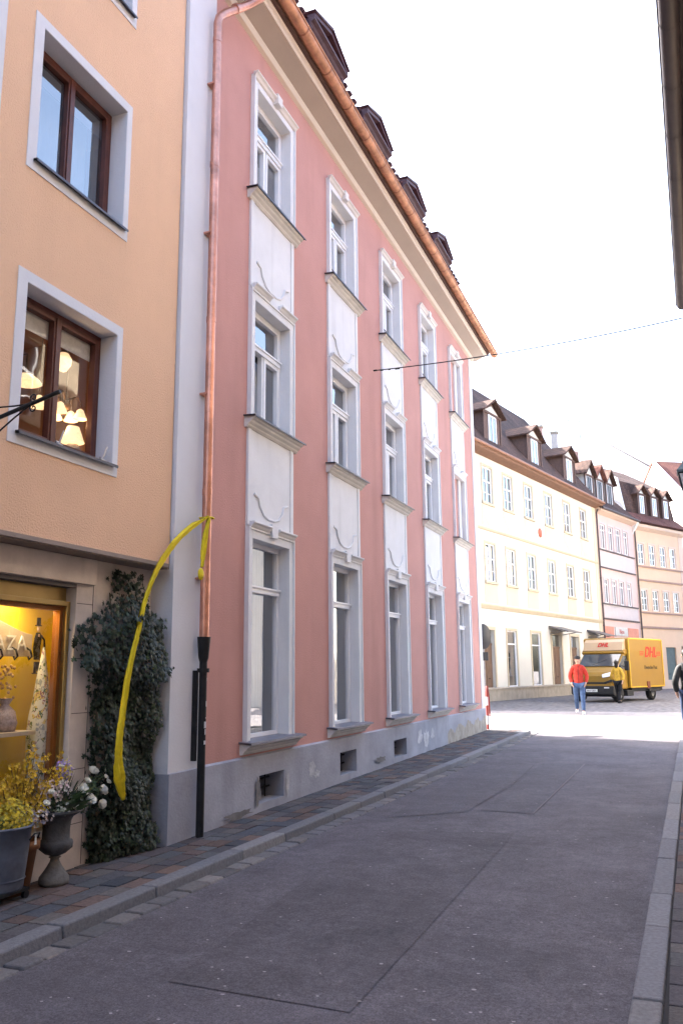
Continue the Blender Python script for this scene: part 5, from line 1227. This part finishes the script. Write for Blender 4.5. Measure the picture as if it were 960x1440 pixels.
b=MB(); b.box(-1.32,-.80,-1.585,-1.562,.44,.56); pl_=b.build('number_plate',mat('plate_white',(.75,.75,.73),.5,.02,5),vn,.004); text('lettering','BN P 2871',mat('plate_ink',(.02,.02,.02),.5,0),pl_,.10,(-1.06,-1.588,.465),(1,0,0),(0,0,1))
hl=mat('headlamp',(.7,.7,.72),.12,.1,8,spec=.8)
for sx in (0,1):
    x0=-.14 if sx==0 else -1.98; dx=-1 if sx==0 else 1
    b=MB(); b.prism([(x0,-1.40,1.10),(x0+dx*.42,-1.475,1.03),(x0+dx*.46,-1.42,1.17),(x0+dx*.05,-1.30,1.28)],(0,-.05,.02)); h_=b.build('headlight',hl,vn,.01)
    b=MB(); b.box(x0+dx*.12,x0+dx*.34,-1.58,-1.555,.60,.65); b.build('fog_lamp',hl,vn)
    b=MB(); xm=.12 if sx==0 else -2.24; b.box(xm-.09,xm+.09,-.55,-.45,1.35,1.75); b.tube([(x0,-.5,1.55),(xm,-.5,1.5)],.02,6); b.build('mirror',vK,vn,.03)
def wheel(x,y,s):
    m_=Matrix.Rotation(R(90),4,'Y'); b=MB(); b.lathe([(.20,-.11),(.33,-.11),(.36,-.08),(.36,.08),(.33,.11),(.20,.11)],n=28,mtx=m_,c=(x,y,.36)); w_=b.build('wheel',mat('tyre',(.015,.015,.016),.85,.1,9),vn)
    b=MB(); b.lathe([(0,s*.03),(.08,s*.06),(.10,s*.03),(.19,s*.05),(.21,s*.09)],n=20,mtx=m_,c=(x,y,.36)); b.build('rim',mat('rim_grey',(.25,.25,.26),.5,.1,9,metal=.5),w_)
for x,s in ((-.20,1),(-1.92,-1)): wheel(x,-.85,s); wheel(x,2.55,s)
b=MB(); b.box(-.02,-.3,-.30,.35,.25,.50); b.build('door_step',vK,vn,.02); b=MB()
b.box(-2.05,-.07,.3,3.6,.42,.575); b.box(-.05,.05,1.9,3.1,.40,.50); b.build('chassis',vK,vn,.01)
b=MB(); b.box(.0,.03,1.75,2.05,.55,.85); b.build('fuel_flap',mat('dark_red_box',(.16,.05,.03),.6,.1,5),vn)
b=MB()
for z in (.60,2.72): b.box(0.0,.018,.05,3.7,z,z+.05)
b.box(0,.018,3.66,3.74,.6,2.75); b.box(0,.018,.04,.10,.6,2.75); b.build('edge_rail',mat('rail_yellow',(.6,.36,.03),.5,.1,5),vn)
text('logo','DHL',vR,vn,.66,(.008,2.35,1.95),(0,1,0),(0,0,1),shear=.35,bold=.012)
for k in range(3):
    b=MB(); z=2.02+k*.07; b.box(.002,.009,1.2,1.58-.0+k*.03,z,z+.03); b.box(.002,.009,3.02+k*.03,3.5,z,z+.03); b.build('logo_stripe',vR,vn)
text('lettering','Deutsche Post',mat('lettering_black',(.05,.04,.03),.6,0),vn,.24,(.008,2.3,1.40),(0,1,0),(0,0,1))
text('logo','DHL',vR,hd,.26,(-1.06,-.262,2.40),(1,0,0),(0,.27,.96),shear=.4,bold=.006)
b=MB()
b.tube([(-1.3,-.86,1.60),(-.75,-.60,1.83)],.01,5); b.build('wiper',vK,cab)
b=MB(); b.tube([(-.45,-.86,1.60),(-.30,-.60,1.83)],.01,5); b.build('wiper',vK,cab)
b=MB(); b.box(-.101,-.092,-.86,-.85,.62,1.45); b.box(-.101,-.092,.0,.01,.62,2.0); b.build('door_seam',vK,cab)
